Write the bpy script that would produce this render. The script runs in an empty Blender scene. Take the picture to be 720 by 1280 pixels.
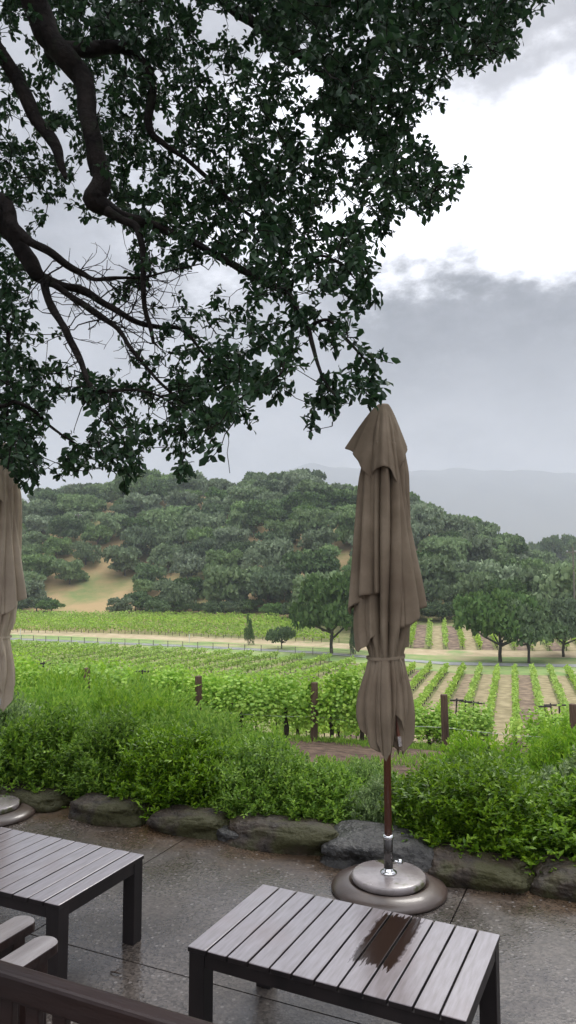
import bpy, bmesh, math, random
import numpy as np
from mathutils import Vector, noise as mnoise

rng = np.random.default_rng(7)
random.seed(7)
scene = bpy.context.scene
COL = scene.collection
PI = math.pi
R = math.radians

# ------------------------------------------------------------------ camera
F = 900.0; PITCH = math.atan(77 / 900.0); EYE = 1.65
cam_d = bpy.data.cameras.new('camera'); cam = bpy.data.objects.new('camera', cam_d)
COL.objects.link(cam); scene.camera = cam
cam.location = (0, 0, EYE); cam.rotation_euler = (PI / 2 + PITCH, 0, 0)
cam_d.sensor_fit = 'VERTICAL'; cam_d.sensor_height = 36; cam_d.lens = 36 * F / 1280
cam_d.clip_start = 0.05; cam_d.clip_end = 20000

def ray(px, py):
    X = (px - 360) / F; Z = -(py - 640) / F
    return np.array([X, math.cos(PITCH) - math.sin(PITCH) * Z, math.sin(PITCH) + math.cos(PITCH) * Z])
def at_z(px, py, z=0.0):
    d = ray(px, py); t = (z - EYE) / d[2]
    return np.array([d[0] * t, d[1] * t, z])
def at_d(px, py, dep):
    d = ray(px, py); d = d * dep / d[1]; d[2] += EYE
    return d
def proj(x, y, z):
    c, s = math.cos(PITCH), math.sin(PITCH)
    dz = z - EYE
    fw = y * c + dz * s; up = -y * s + dz * c
    return 360 + F * x / fw, 640 - F * up / fw

# ------------------------------------------------------------------ world: broken bright overcast
w = bpy.data.worlds.new('World'); scene.world = w; w.use_nodes = True
nt = w.node_tree; nt.nodes.clear()
def N(t, **k):
    n = nt.nodes.new(t)
    for a, b in k.items(): setattr(n, a, b)
    return n
def L(a, b): nt.links.new(a, b)
out = N('ShaderNodeOutputWorld'); bg = N('ShaderNodeBackground')
tc = N('ShaderNodeTexCoord')
SUN_EL, SUN_AZ = 48, 22
sky = N('ShaderNodeTexSky'); sky.sky_type = 'NISHITA'; sky.sun_disc = False
sky.sun_elevation = R(SUN_EL); sky.sun_rotation = R(SUN_AZ)
skm = N('ShaderNodeVectorMath', operation='SCALE'); skm.inputs['Scale'].default_value = 0.10
L(sky.outputs[0], skm.inputs[0])
def mth(op, a, b=None, c=None, clamp=False):
    n = N('ShaderNodeMath', operation=op); n.use_clamp = clamp
    for i, v in enumerate((a, b, c)):
        if v is None: continue
        if isinstance(v, (int, float)): n.inputs[i].default_value = v
        else: L(v, n.inputs[i])
    return n.outputs[0]
def sstep(v, a, b):
    n = N('ShaderNodeMapRange', interpolation_type='SMOOTHSTEP')
    n.inputs['From Min'].default_value = a; n.inputs['From Max'].default_value = b
    L(v, n.inputs['Value']); return n.outputs[0]
def wnoise(scale, detail, rough, vec, stretch=(1, 1, 1)):
    mp = N('ShaderNodeMapping'); mp.inputs['Scale'].default_value = stretch
    L(vec, mp.inputs['Vector'])
    n = N('ShaderNodeTexNoise'); n.inputs['Scale'].default_value = scale
    n.inputs['Detail'].default_value = detail; n.inputs['Roughness'].default_value = rough
    L(mp.outputs[0], n.inputs['Vector']); return n.outputs['Fac']
gen = tc.outputs['Generated']
sep = N('ShaderNodeSeparateXYZ'); L(gen, sep.inputs[0])
n1 = wnoise(3.0, 5, 0.6, gen, (1, 1, 1.6)); n2 = wnoise(6.0, 8, 0.62, gen, (1, 1, 1.8)); n3 = wnoise(1.6, 3, 0.5, gen)
n1c = mth('SUBTRACT', n1, 0.5); n2c = mth('SUBTRACT', n2, 0.5)
warp = mth('ADD', mth('MULTIPLY', n1c, 0.30), mth('MULTIPLY', n2c, 0.24))
zz = mth('ADD', sep.outputs['Z'], warp)                     # warped sine of elevation
xx = mth('ADD', sep.outputs['X'], mth('MULTIPLY', n2c, 0.3))
front = sstep(sep.outputs['Y'], 0.1, 0.5)
# a bright break in the cloud, ahead and to the right
b1 = mth('MULTIPLY', sstep(zz, 0.325, 0.40), mth('SUBTRACT', 1, sstep(zz, 0.53, 0.62)))
br = mth('MULTIPLY', mth('MULTIPLY', b1, sstep(xx, -0.25, 0.12)), front)
# cloud shade at mid height to the right
dk = mth('MULTIPLY', mth('MULTIPLY', sstep(zz, 0.16, 0.27), mth('SUBTRACT', 1, sstep(zz, 0.31, 0.37))), sstep(xx, 0.0, 0.12))
# zenith brightening
zen = sstep(sep.outputs['Z'], 0.60, 0.92)
base = mth('ADD', 0.47, mth('MULTIPLY', n1c, 0.16))
base = mth('ADD', base, mth('MULTIPLY', n2c, 0.95))
base = mth('SUBTRACT', base, mth('MULTIPLY', dk, 0.32))
base = mth('ADD', base, mth('MULTIPLY', br, 1.7))
base = mth('ADD', base, mth('MULTIPLY', zen, 3.0))
base = mth('ADD', base, mth('MULTIPLY', mth('SUBTRACT', 1, sstep(sep.outputs['Y'], -0.45, 0.15)), 0.42))   # added brightness in the unseen sky behind the viewer, to light the scene
comb = N('ShaderNodeCombineXYZ')
L(mth('MULTIPLY', base, 0.965), comb.inputs[0]); L(mth('MULTIPLY', base, 0.975), comb.inputs[1]); L(mth('MULTIPLY', base, 1.035), comb.inputs[2])
mixn = N('ShaderNodeMix', data_type='VECTOR'); mixn.inputs['Factor'].default_value = 0.90
L(skm.outputs[0], mixn.inputs[4]); L(comb.outputs[0], mixn.inputs[5])
L(mixn.outputs[1], bg.inputs['Color']); bg.inputs['Strength'].default_value = 1.0
L(bg.outputs[0], out.inputs['Surface'])
w.cycles.sampling_method = 'MANUAL'; w.cycles.sample_map_resolution = 512

# soft sun behind the overcast
sd = bpy.data.lights.new('sun', 'SUN'); sd.energy = 1.5; sd.angle = R(14); sd.color = (1, 0.96, 0.9)
so = bpy.data.objects.new('sun', sd); COL.objects.link(so)
az = R(SUN_AZ)
v = Vector((math.sin(az) * math.cos(R(SUN_EL)), math.cos(az) * math.cos(R(SUN_EL)), math.sin(R(SUN_EL))))
so.rotation_euler = v.to_track_quat('Z', 'Y').to_euler()

scene.view_settings.view_transform = 'Standard'; scene.view_settings.look = 'None'
scene.view_settings.exposure = 0.04; scene.view_settings.gamma = 1.0
scene.view_settings.use_curve_mapping = False
scene.render.engine = 'CYCLES'
scene.cycles.volume_bounces = 1; scene.cycles.max_bounces = 8
scene.cycles.volume_step_rate = 5

# ------------------------------------------------------------------ materials
def new_mat(name):
    m = bpy.data.materials.new(name); m.use_nodes = True
    return m, m.node_tree, m.node_tree.nodes['Principled BSDF']
def mat_noise(name, c1, c2, scale=5, rough=0.7, rough2=None, bump=0.0, bscale=None, detail=6, dist=0.01, coords='Object', stretch=(1, 1, 1), metallic=0.0, coat=0.0, ramp=(0.35, 0.65), c3=None, s3=1.0, ramp3=(0.5, 0.62), spec=0.5):
    m, t, p = new_mat(name)
    n = t.nodes; l = t.links
    tcn = n.new('ShaderNodeTexCoord'); mp = n.new('ShaderNodeMapping'); mp.inputs['Scale'].default_value = stretch
    l.new(tcn.outputs[coords], mp.inputs[0])
    nz = n.new('ShaderNodeTexNoise'); nz.inputs['Scale'].default_value = scale; nz.inputs['Detail'].default_value = detail; nz.inputs['Roughness'].default_value = 0.6
    l.new(mp.outputs[0], nz.inputs['Vector'])
    cr = n.new('ShaderNodeValToRGB')
    cr.color_ramp.elements[0].position = ramp[0]; cr.color_ramp.elements[1].position = ramp[1]
    cr.color_ramp.elements[0].color = (*c1, 1); cr.color_ramp.elements[1].color = (*c2, 1)
    l.new(nz.outputs['Fac'], cr.inputs[0]); colout = cr.outputs[0]
    if c3 is not None:
        nz3 = n.new('ShaderNodeTexNoise'); nz3.inputs['Scale'].default_value = s3; nz3.inputs['Detail'].default_value = 5
        l.new(mp.outputs[0], nz3.inputs['Vector'])
        mr = n.new('ShaderNodeMapRange'); mr.inputs['From Min'].default_value = ramp3[0]; mr.inputs['From Max'].default_value = ramp3[1]
        l.new(nz3.outputs['Fac'], mr.inputs['Value'])
        mx = n.new('ShaderNodeMix'); mx.data_type = 'RGBA'
        l.new(mr.outputs[0], mx.inputs[0]); l.new(colout, mx.inputs[6]); mx.inputs[7].default_value = (*c3, 1)
        colout = mx.outputs[2]
    l.new(colout, p.inputs['Base Color'])
    p.inputs['Roughness'].default_value = rough; p.inputs['Metallic'].default_value = metallic
    p.inputs['Coat Weight'].default_value = coat; p.inputs['Coat Roughness'].default_value = 0.12
    p.inputs['Specular IOR Level'].default_value = spec
    if rough2 is not None:
        mr = n.new('ShaderNodeMapRange'); mr.inputs['To Min'].default_value = rough; mr.inputs['To Max'].default_value = rough2
        mr.inputs['From Min'].default_value = 0.35; mr.inputs['From Max'].default_value = 0.65
        nr = n.new('ShaderNodeTexNoise'); nr.inputs['Scale'].default_value = scale * 0.4; nr.inputs['Detail'].default_value = 4
        l.new(mp.outputs[0], nr.inputs['Vector']); l.new(nr.outputs['Fac'], mr.inputs['Value']); l.new(mr.outputs[0], p.inputs['Roughness'])
    if bump:
        nb = n.new('ShaderNodeTexNoise'); nb.inputs['Scale'].default_value = bscale or scale * 3; nb.inputs['Detail'].default_value = 5
        l.new(mp.outputs[0], nb.inputs['Vector'])
        b = n.new('ShaderNodeBump'); b.inputs['Strength'].default_value = bump; b.inputs['Distance'].default_value = dist
        l.new(nb.outputs['Fac'], b.inputs['Height']); l.new(b.outputs[0], p.inputs['Normal'])
    return m
def mat_leaf(name, cols, trans=0.3, rough=0.45, objvar=0.0, big=0.0, spec=0.4):
    """leaf material: colour differs from leaf to leaf (per island) and from plant to plant"""
    m, t, p = new_mat(name); n = t.nodes; l = t.links
    g = n.new('ShaderNodeNewGeometry'); cr = n.new('ShaderNodeValToRGB')
    el = cr.color_ramp.elements
    el[0].color = (*cols[0], 1); el[1].color = (*cols[-1], 1)
    for i, c in enumerate(cols[1:-1]):
        e = el.new((i + 1) / (len(cols) - 1)); e.color = (*c, 1)
    l.new(g.outputs['Random Per Island'], cr.inputs[0])
    hs = n.new('ShaderNodeHueSaturation'); oi = n.new('ShaderNodeObjectInfo')
    mr = n.new('ShaderNodeMapRange'); mr.inputs['To Min'].default_value = 1 - objvar; mr.inputs['To Max'].default_value = 1 + objvar
    l.new(oi.outputs['Random'], mr.inputs['Value']); l.new(mr.outputs[0], hs.inputs['Value'])
    mr2 = n.new('ShaderNodeMapRange'); mr2.inputs['To Min'].default_value = 1.05; mr2.inputs['To Max'].default_value = 1.05 - objvar * 1.6
    ml = n.new('ShaderNodeMath'); ml.operation = 'MULTIPLY'; ml.inputs[1].default_value = 7.31
    fr = n.new('ShaderNodeMath'); fr.operation = 'FRACT'
    l.new(oi.outputs['Random'], ml.inputs[0]); l.new(ml.outputs[0], fr.inputs[0]); l.new(fr.outputs[0], mr2.inputs['Value']); l.new(mr2.outputs[0], hs.inputs['Saturation'])
    l.new(cr.outputs[0], hs.inputs['Color'])
    col = hs.outputs[0]
    l.new(col, p.inputs['Base Color']); p.inputs['Roughness'].default_value = rough; p.inputs['Specular IOR Level'].default_value = spec
    tr = n.new('ShaderNodeBsdfTranslucent'); l.new(col, tr.inputs['Color'])
    mx = n.new('ShaderNodeMixShader'); mx.inputs[0].default_value = trans
    o = n['Material Output']
    l.new(p.outputs[0], mx.inputs[1]); l.new(tr.outputs[0], mx.inputs[2]); l.new(mx.outputs[0], o.inputs['Surface'])
    return m

M = {}
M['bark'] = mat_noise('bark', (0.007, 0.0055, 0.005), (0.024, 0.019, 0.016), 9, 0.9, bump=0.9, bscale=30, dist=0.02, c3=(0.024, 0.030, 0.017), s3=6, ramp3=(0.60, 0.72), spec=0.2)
M['hill_bark'] = mat_noise('hill_bark', (0.05, 0.042, 0.036), (0.13, 0.11, 0.09), 2, 0.9)
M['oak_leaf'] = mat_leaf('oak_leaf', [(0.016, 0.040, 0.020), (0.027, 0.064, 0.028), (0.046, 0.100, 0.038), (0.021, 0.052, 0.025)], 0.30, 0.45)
M['hill_leaf'] = mat_leaf('hill_leaf', [(0.125, 0.205, 0.068), (0.170, 0.260, 0.088), (0.235, 0.325, 0.125), (0.135, 0.220, 0.075)], 0.15, 0.8, 0.30, spec=0.15)
M['hill_leaf_dark'] = mat_leaf('hill_leaf_dark', [(0.070, 0.130, 0.040), (0.100, 0.172, 0.052), (0.140, 0.215, 0.070)], 0.15, 0.8, 0.25, spec=0.15)
M['hedge_leaf'] = mat_leaf('hedge_leaf', [(0.080, 0.180, 0.010), (0.155, 0.300, 0.016), (0.31, 0.50, 0.028), (0.085, 0.19, 0.012)], 0.36, 0.42, 0.24)
M['hedge_leaf_light'] = mat_leaf('hedge_leaf_light', [(0.15, 0.32, 0.022), (0.25, 0.46, 0.035), (0.38, 0.58, 0.05), (0.19, 0.38, 0.028)], 0.42, 0.5, 0.10)
M['vine_leaf'] = mat_leaf('vine_leaf', [(0.22, 0.42, 0.045), (0.35, 0.58, 0.07), (0.48, 0.68, 0.10), (0.27, 0.48, 0.05)], 0.42, 0.5, 0.10)
M['field_vine'] = mat_leaf('field_vine', [(0.24, 0.40, 0.06), (0.36, 0.54, 0.085), (0.47, 0.64, 0.12), (0.27, 0.43, 0.07)], 0.3, 0.7, 0.08, spec=0.2)
M['stem'] = mat_noise('stem', (0.035, 0.03, 0.018), (0.07, 0.07, 0.03), 30, 0.85)
M['vine_wood'] = mat_noise('vine_wood', (0.03, 0.02, 0.016), (0.075, 0.055, 0.04), 20, 0.9, bump=0.5)
M['post_wood'] = mat_noise('post_wood', (0.055, 0.032, 0.02), (0.15, 0.095, 0.06), 7, 0.85, bump=0.6, bscale=20, stretch=(1, 1, 0.15))
M['stake'] = mat_noise('stake', (0.03, 0.025, 0.022), (0.07, 0.055, 0.05), 12, 0.7)
M['wire'] = mat_noise('wire', (0.25, 0.25, 0.25), (0.4, 0.4, 0.4), 10, 0.4, metallic=0.8)
M['rock'] = mat_noise('rock', (0.014, 0.009, 0.005), (0.060, 0.039, 0.022), 7, 0.55, 0.85, bump=0.9, bscale=26, dist=0.03, c3=(0.040, 0.038, 0.009), s3=4.5, ramp3=(0.44, 0.56))
M['rock_grey'] = mat_noise('rock_grey', (0.012, 0.011, 0.010), (0.060, 0.057, 0.052), 9, 0.35, 0.7, bump=0.9, bscale=30, dist=0.03, c3=(0.45, 0.46, 0.44), s3=14, ramp3=(0.70, 0.74))

# patio: wet exposed aggregate
def patio_mat():
    m, t, p = new_mat('wet_patio'); n = t.nodes; l = t.links
    tcn = n.new('ShaderNodeTexCoord')
    def nz(s, d=5, r=0.6):
        a = n.new('ShaderNodeTexNoise'); a.inputs['Scale'].default_value = s; a.inputs['Detail'].default_value = d; a.inputs['Roughness'].default_value = r
        l.new(tcn.outputs['Object'], a.inputs['Vector']); return a.outputs['Fac']
    def ramp(v, c1, c2, a, b):
        r = n.new('ShaderNodeValToRGB'); r.color_ramp.elements[0].position = a; r.color_ramp.elements[1].position = b
        r.color_ramp.elements[0].color = (*c1, 1); r.color_ramp.elements[1].color = (*c2, 1); l.new(v, r.inputs[0]); return r.outputs[0]
    def mix(f, a, b, bt='MIX'):
        x = n.new('ShaderNodeMix'); x.data_type = 'RGBA'; x.blend_type = bt
        if isinstance(f, float): x.inputs[0].default_value = f
        else: l.new(f, x.inputs[0])
        for s, v in ((6, a), (7, b)):
            if isinstance(v, tuple): x.inputs[s].default_value = (*v, 1)
            else: l.new(v, x.inputs[s])
        return x.outputs[2]
    c = ramp(nz(1.3), (0.052, 0.043, 0.037), (0.100, 0.085, 0.074), 0.35, 0.65)
    # silt-brown wash near the planting bed (t = y + 0.42x)
    sx = n.new('ShaderNodeSeparateXYZ'); l.new(tcn.outputs['Object'], sx.inputs[0])
    tt = n.new('ShaderNodeMath'); tt.operation = 'MULTIPLY_ADD'; tt.inputs[1].default_value = 0.42; l.new(sx.outputs[0], tt.inputs[0]); l.new(sx.outputs[1], tt.inputs[2])
    wv = n.new('ShaderNodeMath'); wv.operation = 'MULTIPLY_ADD'; wv.inputs[1].default_value = 1.1; l.new(nz(1.7, 4), wv.inputs[0]); l.new(tt.outputs[0], wv.inputs[2])
    mr = n.new('ShaderNodeMapRange'); mr.interpolation_type = 'SMOOTHSTEP'; mr.inputs['From Min'].default_value = 4.45; mr.inputs['From Max'].default_value = 5.3; l.new(wv.outputs[0], mr.inputs['Value'])
    c = mix(mr.outputs[0], c, (0.090, 0.055, 0.028))
    v = n.new('ShaderNodeTexVoronoi'); v.inputs['Scale'].default_value = 95; l.new(tcn.outputs['Object'], v.inputs['Vector'])
    wn = n.new('ShaderNodeSeparateColor'); l.new(v.outputs['Color'], wn.inputs[0])
    pe = n.new('ShaderNodeMapRange'); pe.inputs['From Min'].default_value = 0.0; pe.inputs['From Max'].default_value = 1; pe.inputs['To Min'].default_value = 0.55; pe.inputs['To Max'].default_value = 1.5
    l.new(wn.outputs[0], pe.inputs['Value'])
    cb = n.new('ShaderNodeCombineColor')
    for i in range(3): l.new(pe.outputs[0], cb.inputs[i])
    c = mix(1.0, c, cb.outputs[0], 'MULTIPLY')
    # sparse pale pebbles
    v2 = n.new('ShaderNodeTexVoronoi'); v2.inputs['Scale'].default_value = 42; l.new(tcn.outputs['Object'], v2.inputs['Vector'])
    s2 = n.new('ShaderNodeMapRange'); s2.inputs['From Min'].default_value = 0.34; s2.inputs['From Max'].default_value = 0.26; l.new(v2.outputs['Distance'], s2.inputs['Value'])
    w2 = n.new('ShaderNodeSeparateColor'); l.new(v2.outputs['Color'], w2.inputs[0])
    g2 = n.new('ShaderNodeMath'); g2.operation = 'GREATER_THAN'; g2.inputs[1].default_value = 0.84; l.new(w2.outputs[1], g2.inputs[0])
    m2 = n.new('ShaderNodeMath'); m2.operation = 'MULTIPLY'; l.new(s2.outputs[0], m2.inputs[0]); l.new(g2.outputs[0], m2.inputs[1])
    c = mix(m2.outputs[0], c, (0.19, 0.17, 0.155))
    l.new(c, p.inputs['Base Color'])
    rr = n.new('ShaderNodeMapRange'); rr.inputs['From Min'].default_value = 0.40; rr.inputs['From Max'].default_value = 0.62; rr.inputs['To Min'].default_value = 0.09; rr.inputs['To Max'].default_value = 0.40
    l.new(nz(2.2, 5), rr.inputs['Value']); l.new(rr.outputs[0], p.inputs['Roughness'])
    b = n.new('ShaderNodeBump'); b.inputs['Strength'].default_value = 0.3; b.inputs['Distance'].default_value = 0.002
    ad = n.new('ShaderNodeMath'); ad.operation = 'ADD'; l.new(v.outputs['Distance'], ad.inputs[0]); l.new(nz(60, 4), ad.inputs[1])
    l.new(ad.outputs[0], b.inputs['Height']); l.new(b.outputs[0], p.inputs['Normal'])
    return m
M['patio'] = patio_mat()

# wet slats: weathered grey film over dark stained wood, one soaked patch with the umbrella's dark reflection painted in
def slat_mat(name, patch):
    m, t, p = new_mat(name); n = t.nodes; l = t.links
    tcn = n.new('ShaderNodeTexCoord'); mp = n.new('ShaderNodeMapping'); mp.inputs['Scale'].default_value = (9, 1, 9); l.new(tcn.outputs['Object'], mp.inputs[0])
    a = n.new('ShaderNodeTexNoise'); a.inputs['Scale'].default_value = 9; a.inputs['Detail'].default_value = 7; l.new(mp.outputs[0], a.inputs['Vector'])
    cr = n.new('ShaderNodeValToRGB'); cr.color_ramp.elements[0].position = 0.3; cr.color_ramp.elements[1].position = 0.7
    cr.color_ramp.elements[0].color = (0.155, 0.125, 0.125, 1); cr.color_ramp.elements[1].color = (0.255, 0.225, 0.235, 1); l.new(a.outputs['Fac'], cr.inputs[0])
    b = n.new('ShaderNodeTexNoise'); b.inputs['Scale'].default_value = 3.5; b.inputs['Detail'].default_value = 4; l.new(tcn.outputs['Object'], b.inputs['Vector'])
    mr = n.new('ShaderNodeMapRange'); mr.inputs['From Min'].default_value = 0.50; mr.inputs['From Max'].default_value = 0.75; mr.inputs['To Max'].default_value = 0.55; l.new(b.outputs['Fac'], mr.inputs['Value'])
    mx = n.new('ShaderNodeMix'); mx.data_type = 'RGBA'; l.new(mr.outputs[0], mx.inputs[0]); l.new(cr.outputs[0], mx.inputs[6]); mx.inputs[7].default_value = (0.17, 0.105, 0.095, 1)
    col = mx.outputs[2]
    p.inputs['Roughness'].default_value = 0.3; p.inputs['Coat Weight'].default_value = 1.0; p.inputs['Coat Roughness'].default_value = 0.16; p.inputs['Coat IOR'].default_value = 1.6; p.inputs['Specular IOR Level'].default_value = 0.9
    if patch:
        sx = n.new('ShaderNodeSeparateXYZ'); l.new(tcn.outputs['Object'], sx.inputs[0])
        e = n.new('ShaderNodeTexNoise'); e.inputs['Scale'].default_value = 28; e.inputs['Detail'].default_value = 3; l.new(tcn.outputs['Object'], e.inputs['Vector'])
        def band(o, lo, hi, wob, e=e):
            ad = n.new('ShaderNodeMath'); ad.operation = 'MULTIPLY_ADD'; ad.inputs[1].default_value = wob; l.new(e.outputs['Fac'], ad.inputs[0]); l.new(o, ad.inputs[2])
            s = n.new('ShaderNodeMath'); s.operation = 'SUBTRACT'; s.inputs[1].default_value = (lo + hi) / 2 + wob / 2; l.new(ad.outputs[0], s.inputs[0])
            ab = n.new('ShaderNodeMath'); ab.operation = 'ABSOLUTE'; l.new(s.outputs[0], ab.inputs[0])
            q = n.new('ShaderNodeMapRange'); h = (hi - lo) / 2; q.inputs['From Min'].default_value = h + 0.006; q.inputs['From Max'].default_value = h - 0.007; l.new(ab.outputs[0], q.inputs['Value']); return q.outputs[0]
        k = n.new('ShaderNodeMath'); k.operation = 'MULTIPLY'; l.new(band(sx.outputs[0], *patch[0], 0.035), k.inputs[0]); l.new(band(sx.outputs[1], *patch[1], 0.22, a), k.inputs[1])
        m3 = n.new('ShaderNodeMix'); m3.data_type = 'RGBA'; l.new(k.outputs[0], m3.inputs[0]); l.new(col, m3.inputs[6]); m3.inputs[7].default_value = (0.020, 0.010, 0.007, 1); col = m3.outputs[2]  # dark colour stands for the umbrella mirrored in the wet patch
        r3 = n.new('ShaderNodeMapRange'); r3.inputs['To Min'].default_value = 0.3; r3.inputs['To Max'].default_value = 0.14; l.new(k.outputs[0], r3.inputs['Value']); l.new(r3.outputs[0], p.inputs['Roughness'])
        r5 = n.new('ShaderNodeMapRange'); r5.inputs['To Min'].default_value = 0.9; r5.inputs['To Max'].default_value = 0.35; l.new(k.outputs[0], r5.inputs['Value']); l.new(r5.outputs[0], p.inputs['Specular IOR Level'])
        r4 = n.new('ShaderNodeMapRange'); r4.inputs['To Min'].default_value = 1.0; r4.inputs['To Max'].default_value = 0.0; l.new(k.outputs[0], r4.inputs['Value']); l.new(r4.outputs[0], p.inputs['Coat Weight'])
    l.new(col, p.inputs['Base Color'])
    bp = n.new('ShaderNodeBump'); bp.inputs['Strength'].default_value = 0.25; bp.inputs['Distance'].default_value = 0.002; l.new(a.outputs['Fac'], bp.inputs['Height']); l.new(bp.outputs[0], p.inputs['Normal'])
    return m
M['slat'] = slat_mat('wet_slat', None)
M['slat_reflection'] = slat_mat('wet_slat_reflection', ((0.055, 0.205), (-0.11, 0.26)))
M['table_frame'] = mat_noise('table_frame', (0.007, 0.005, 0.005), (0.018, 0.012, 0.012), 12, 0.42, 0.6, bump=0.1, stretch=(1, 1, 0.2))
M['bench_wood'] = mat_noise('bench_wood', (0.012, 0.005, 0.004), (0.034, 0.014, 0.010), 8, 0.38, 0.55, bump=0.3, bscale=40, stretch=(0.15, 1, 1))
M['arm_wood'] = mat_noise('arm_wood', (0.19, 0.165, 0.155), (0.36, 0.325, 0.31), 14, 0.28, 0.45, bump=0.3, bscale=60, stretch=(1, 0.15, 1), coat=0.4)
M['pole_wood'] = mat_noise('pole_wood', (0.11, 0.035, 0.018), (0.2, 0.07, 0.035), 12, 0.4, bump=0.15, stretch=(1, 1, 0.1))
M['fabric'] = mat_noise('fabric', (0.215, 0.168, 0.115), (0.295, 0.236, 0.168), 5, 0.85, bump=0.25, bscale=420, dist=0.002, c3=(0.150, 0.110, 0.076), s3=2.2, ramp3=(0.48, 0.7), spec=0.2)
M['fabric_light'] = mat_noise('fabric_light', (0.52, 0.43, 0.32), (0.64, 0.54, 0.41), 5, 0.85, bump=0.25, bscale=420, dist=0.002, c3=(0.36, 0.285, 0.22), s3=2.2, ramp3=(0.48, 0.7), spec=0.2)
M['metal_dark'] = mat_noise('metal_dark', (0.10, 0.095, 0.09), (0.16, 0.15, 0.145), 20, 0.22, 0.4, metallic=0.9)
M['chrome'] = mat_noise('chrome', (0.7, 0.7, 0.7), (0.8, 0.8, 0.8), 20, 0.15, metallic=1.0)
M['base'] = mat_noise('umbrella_base', (0.050, 0.034, 0.026), (0.085, 0.060, 0.048), 5, 0.24, 0.42, bump=0.05, bscale=60, coat=0.25)
M['base_plate'] = mat_noise('umbrella_plate', (0.22, 0.19, 0.18), (0.33, 0.29, 0.28), 9, 0.18, 0.32, bump=0.05, coat=0.6, c3=(0.10, 0.10, 0.045), s3=9, ramp3=(0.60, 0.66))
M['road'] = mat_noise('road', (0.30, 0.305, 0.30), (0.40, 0.40, 0.39), 0.8, 0.35)
M['verge'] = mat_noise('verge', (0.16, 0.27, 0.07), (0.28, 0.36, 0.11), 0.7, 0.9, c3=(0.42, 0.35, 0.19), s3=0.12, ramp3=(0.5, 0.7))
M['track'] = mat_noise('track', (0.42, 0.33, 0.19), (0.55, 0.45, 0.28), 0.6, 0.95, c3=(0.24, 0.32, 0.11), s3=0.2, ramp3=(0.58, 0.7))
M['mountain'] = mat_noise('mountain', (0.01, 0.025, 0.03), (0.05, 0.065, 0.06), 0.004, 0.95)
M['pole_grey'] = mat_noise('pole_grey', (0.14, 0.12, 0.10), (0.24, 0.21, 0.18), 2, 0.8)
M['white'] = mat_noise('white_paint', (0.7, 0.7, 0.7), (0.8, 0.8, 0.8), 2, 0.6)
M['twig_dry'] = mat_noise('twig_dry', (0.03, 0.02, 0.015), (0.06, 0.04, 0.03), 20, 0.8)

def terrain_mat():
    m, t, p = new_mat('terrain'); n = t.nodes; l = t.links
    tcn = n.new('ShaderNodeTexCoord'); sx = n.new('ShaderNodeSeparateXYZ'); l.new(tcn.outputs['Object'], sx.inputs[0])
    def nz(s, d=6):
        a = n.new('ShaderNodeTexNoise'); a.inputs['Scale'].default_value = s; a.inputs['Detail'].default_value = d; a.inputs['Roughness'].default_value = 0.65
        l.new(tcn.outputs['Object'], a.inputs['Vector']); return a.outputs['Fac']
    def ramp(v, c1, c2, a, b):
        r = n.new('ShaderNodeValToRGB'); r.color_ramp.elements[0].position = a; r.color_ramp.elements[1].position = b
        r.color_ramp.elements[0].color = (*c1, 1); r.color_ramp.elements[1].color = (*c2, 1); l.new(v, r.inputs[0]); return r.outputs[0]
    def mr(v, a, b):
        r = n.new('ShaderNodeMapRange'); r.interpolation_type = 'SMOOTHSTEP'; r.inputs['From Min'].default_value = a; r.inputs['From Max'].default_value = b; l.new(v, r.inputs['Value']); return r.outputs[0]
    def mix(f, a, b):
        x = n.new('ShaderNodeMix'); x.data_type = 'RGBA'; l.new(f, x.inputs[0]); l.new(a, x.inputs[6]); l.new(b, x.inputs[7]); return x.outputs[2]
    soil = ramp(nz(3.5), (0.055, 0.036, 0.026), (0.17, 0.115, 0.080), 0.35, 0.65)
    field = ramp(nz(0.5), (0.13, 0.17, 0.05), (0.32, 0.29, 0.14), 0.32, 0.66)
    hill = ramp(nz(0.07), (0.42, 0.30, 0.15), (0.19, 0.24, 0.08), 0.45, 0.68)
    c = mix(mr(sx.outputs[1], 30, 50), soil, field)
    c = mix(mr(sx.outputs[1], 125, 150), c, hill)
    l.new(c, p.inputs['Base Color']); p.inputs['Roughness'].default_value = 0.95; p.inputs['Specular IOR Level'].default_value = 0.2
    b = n.new('ShaderNodeBump'); b.inputs['Strength'].default_value = 0.8; b.inputs['Distance'].default_value = 0.06
    l.new(nz(9), b.inputs['Height']); l.new(b.outputs[0], p.inputs['Normal'])
    return m
M['terrain'] = terrain_mat()

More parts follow.
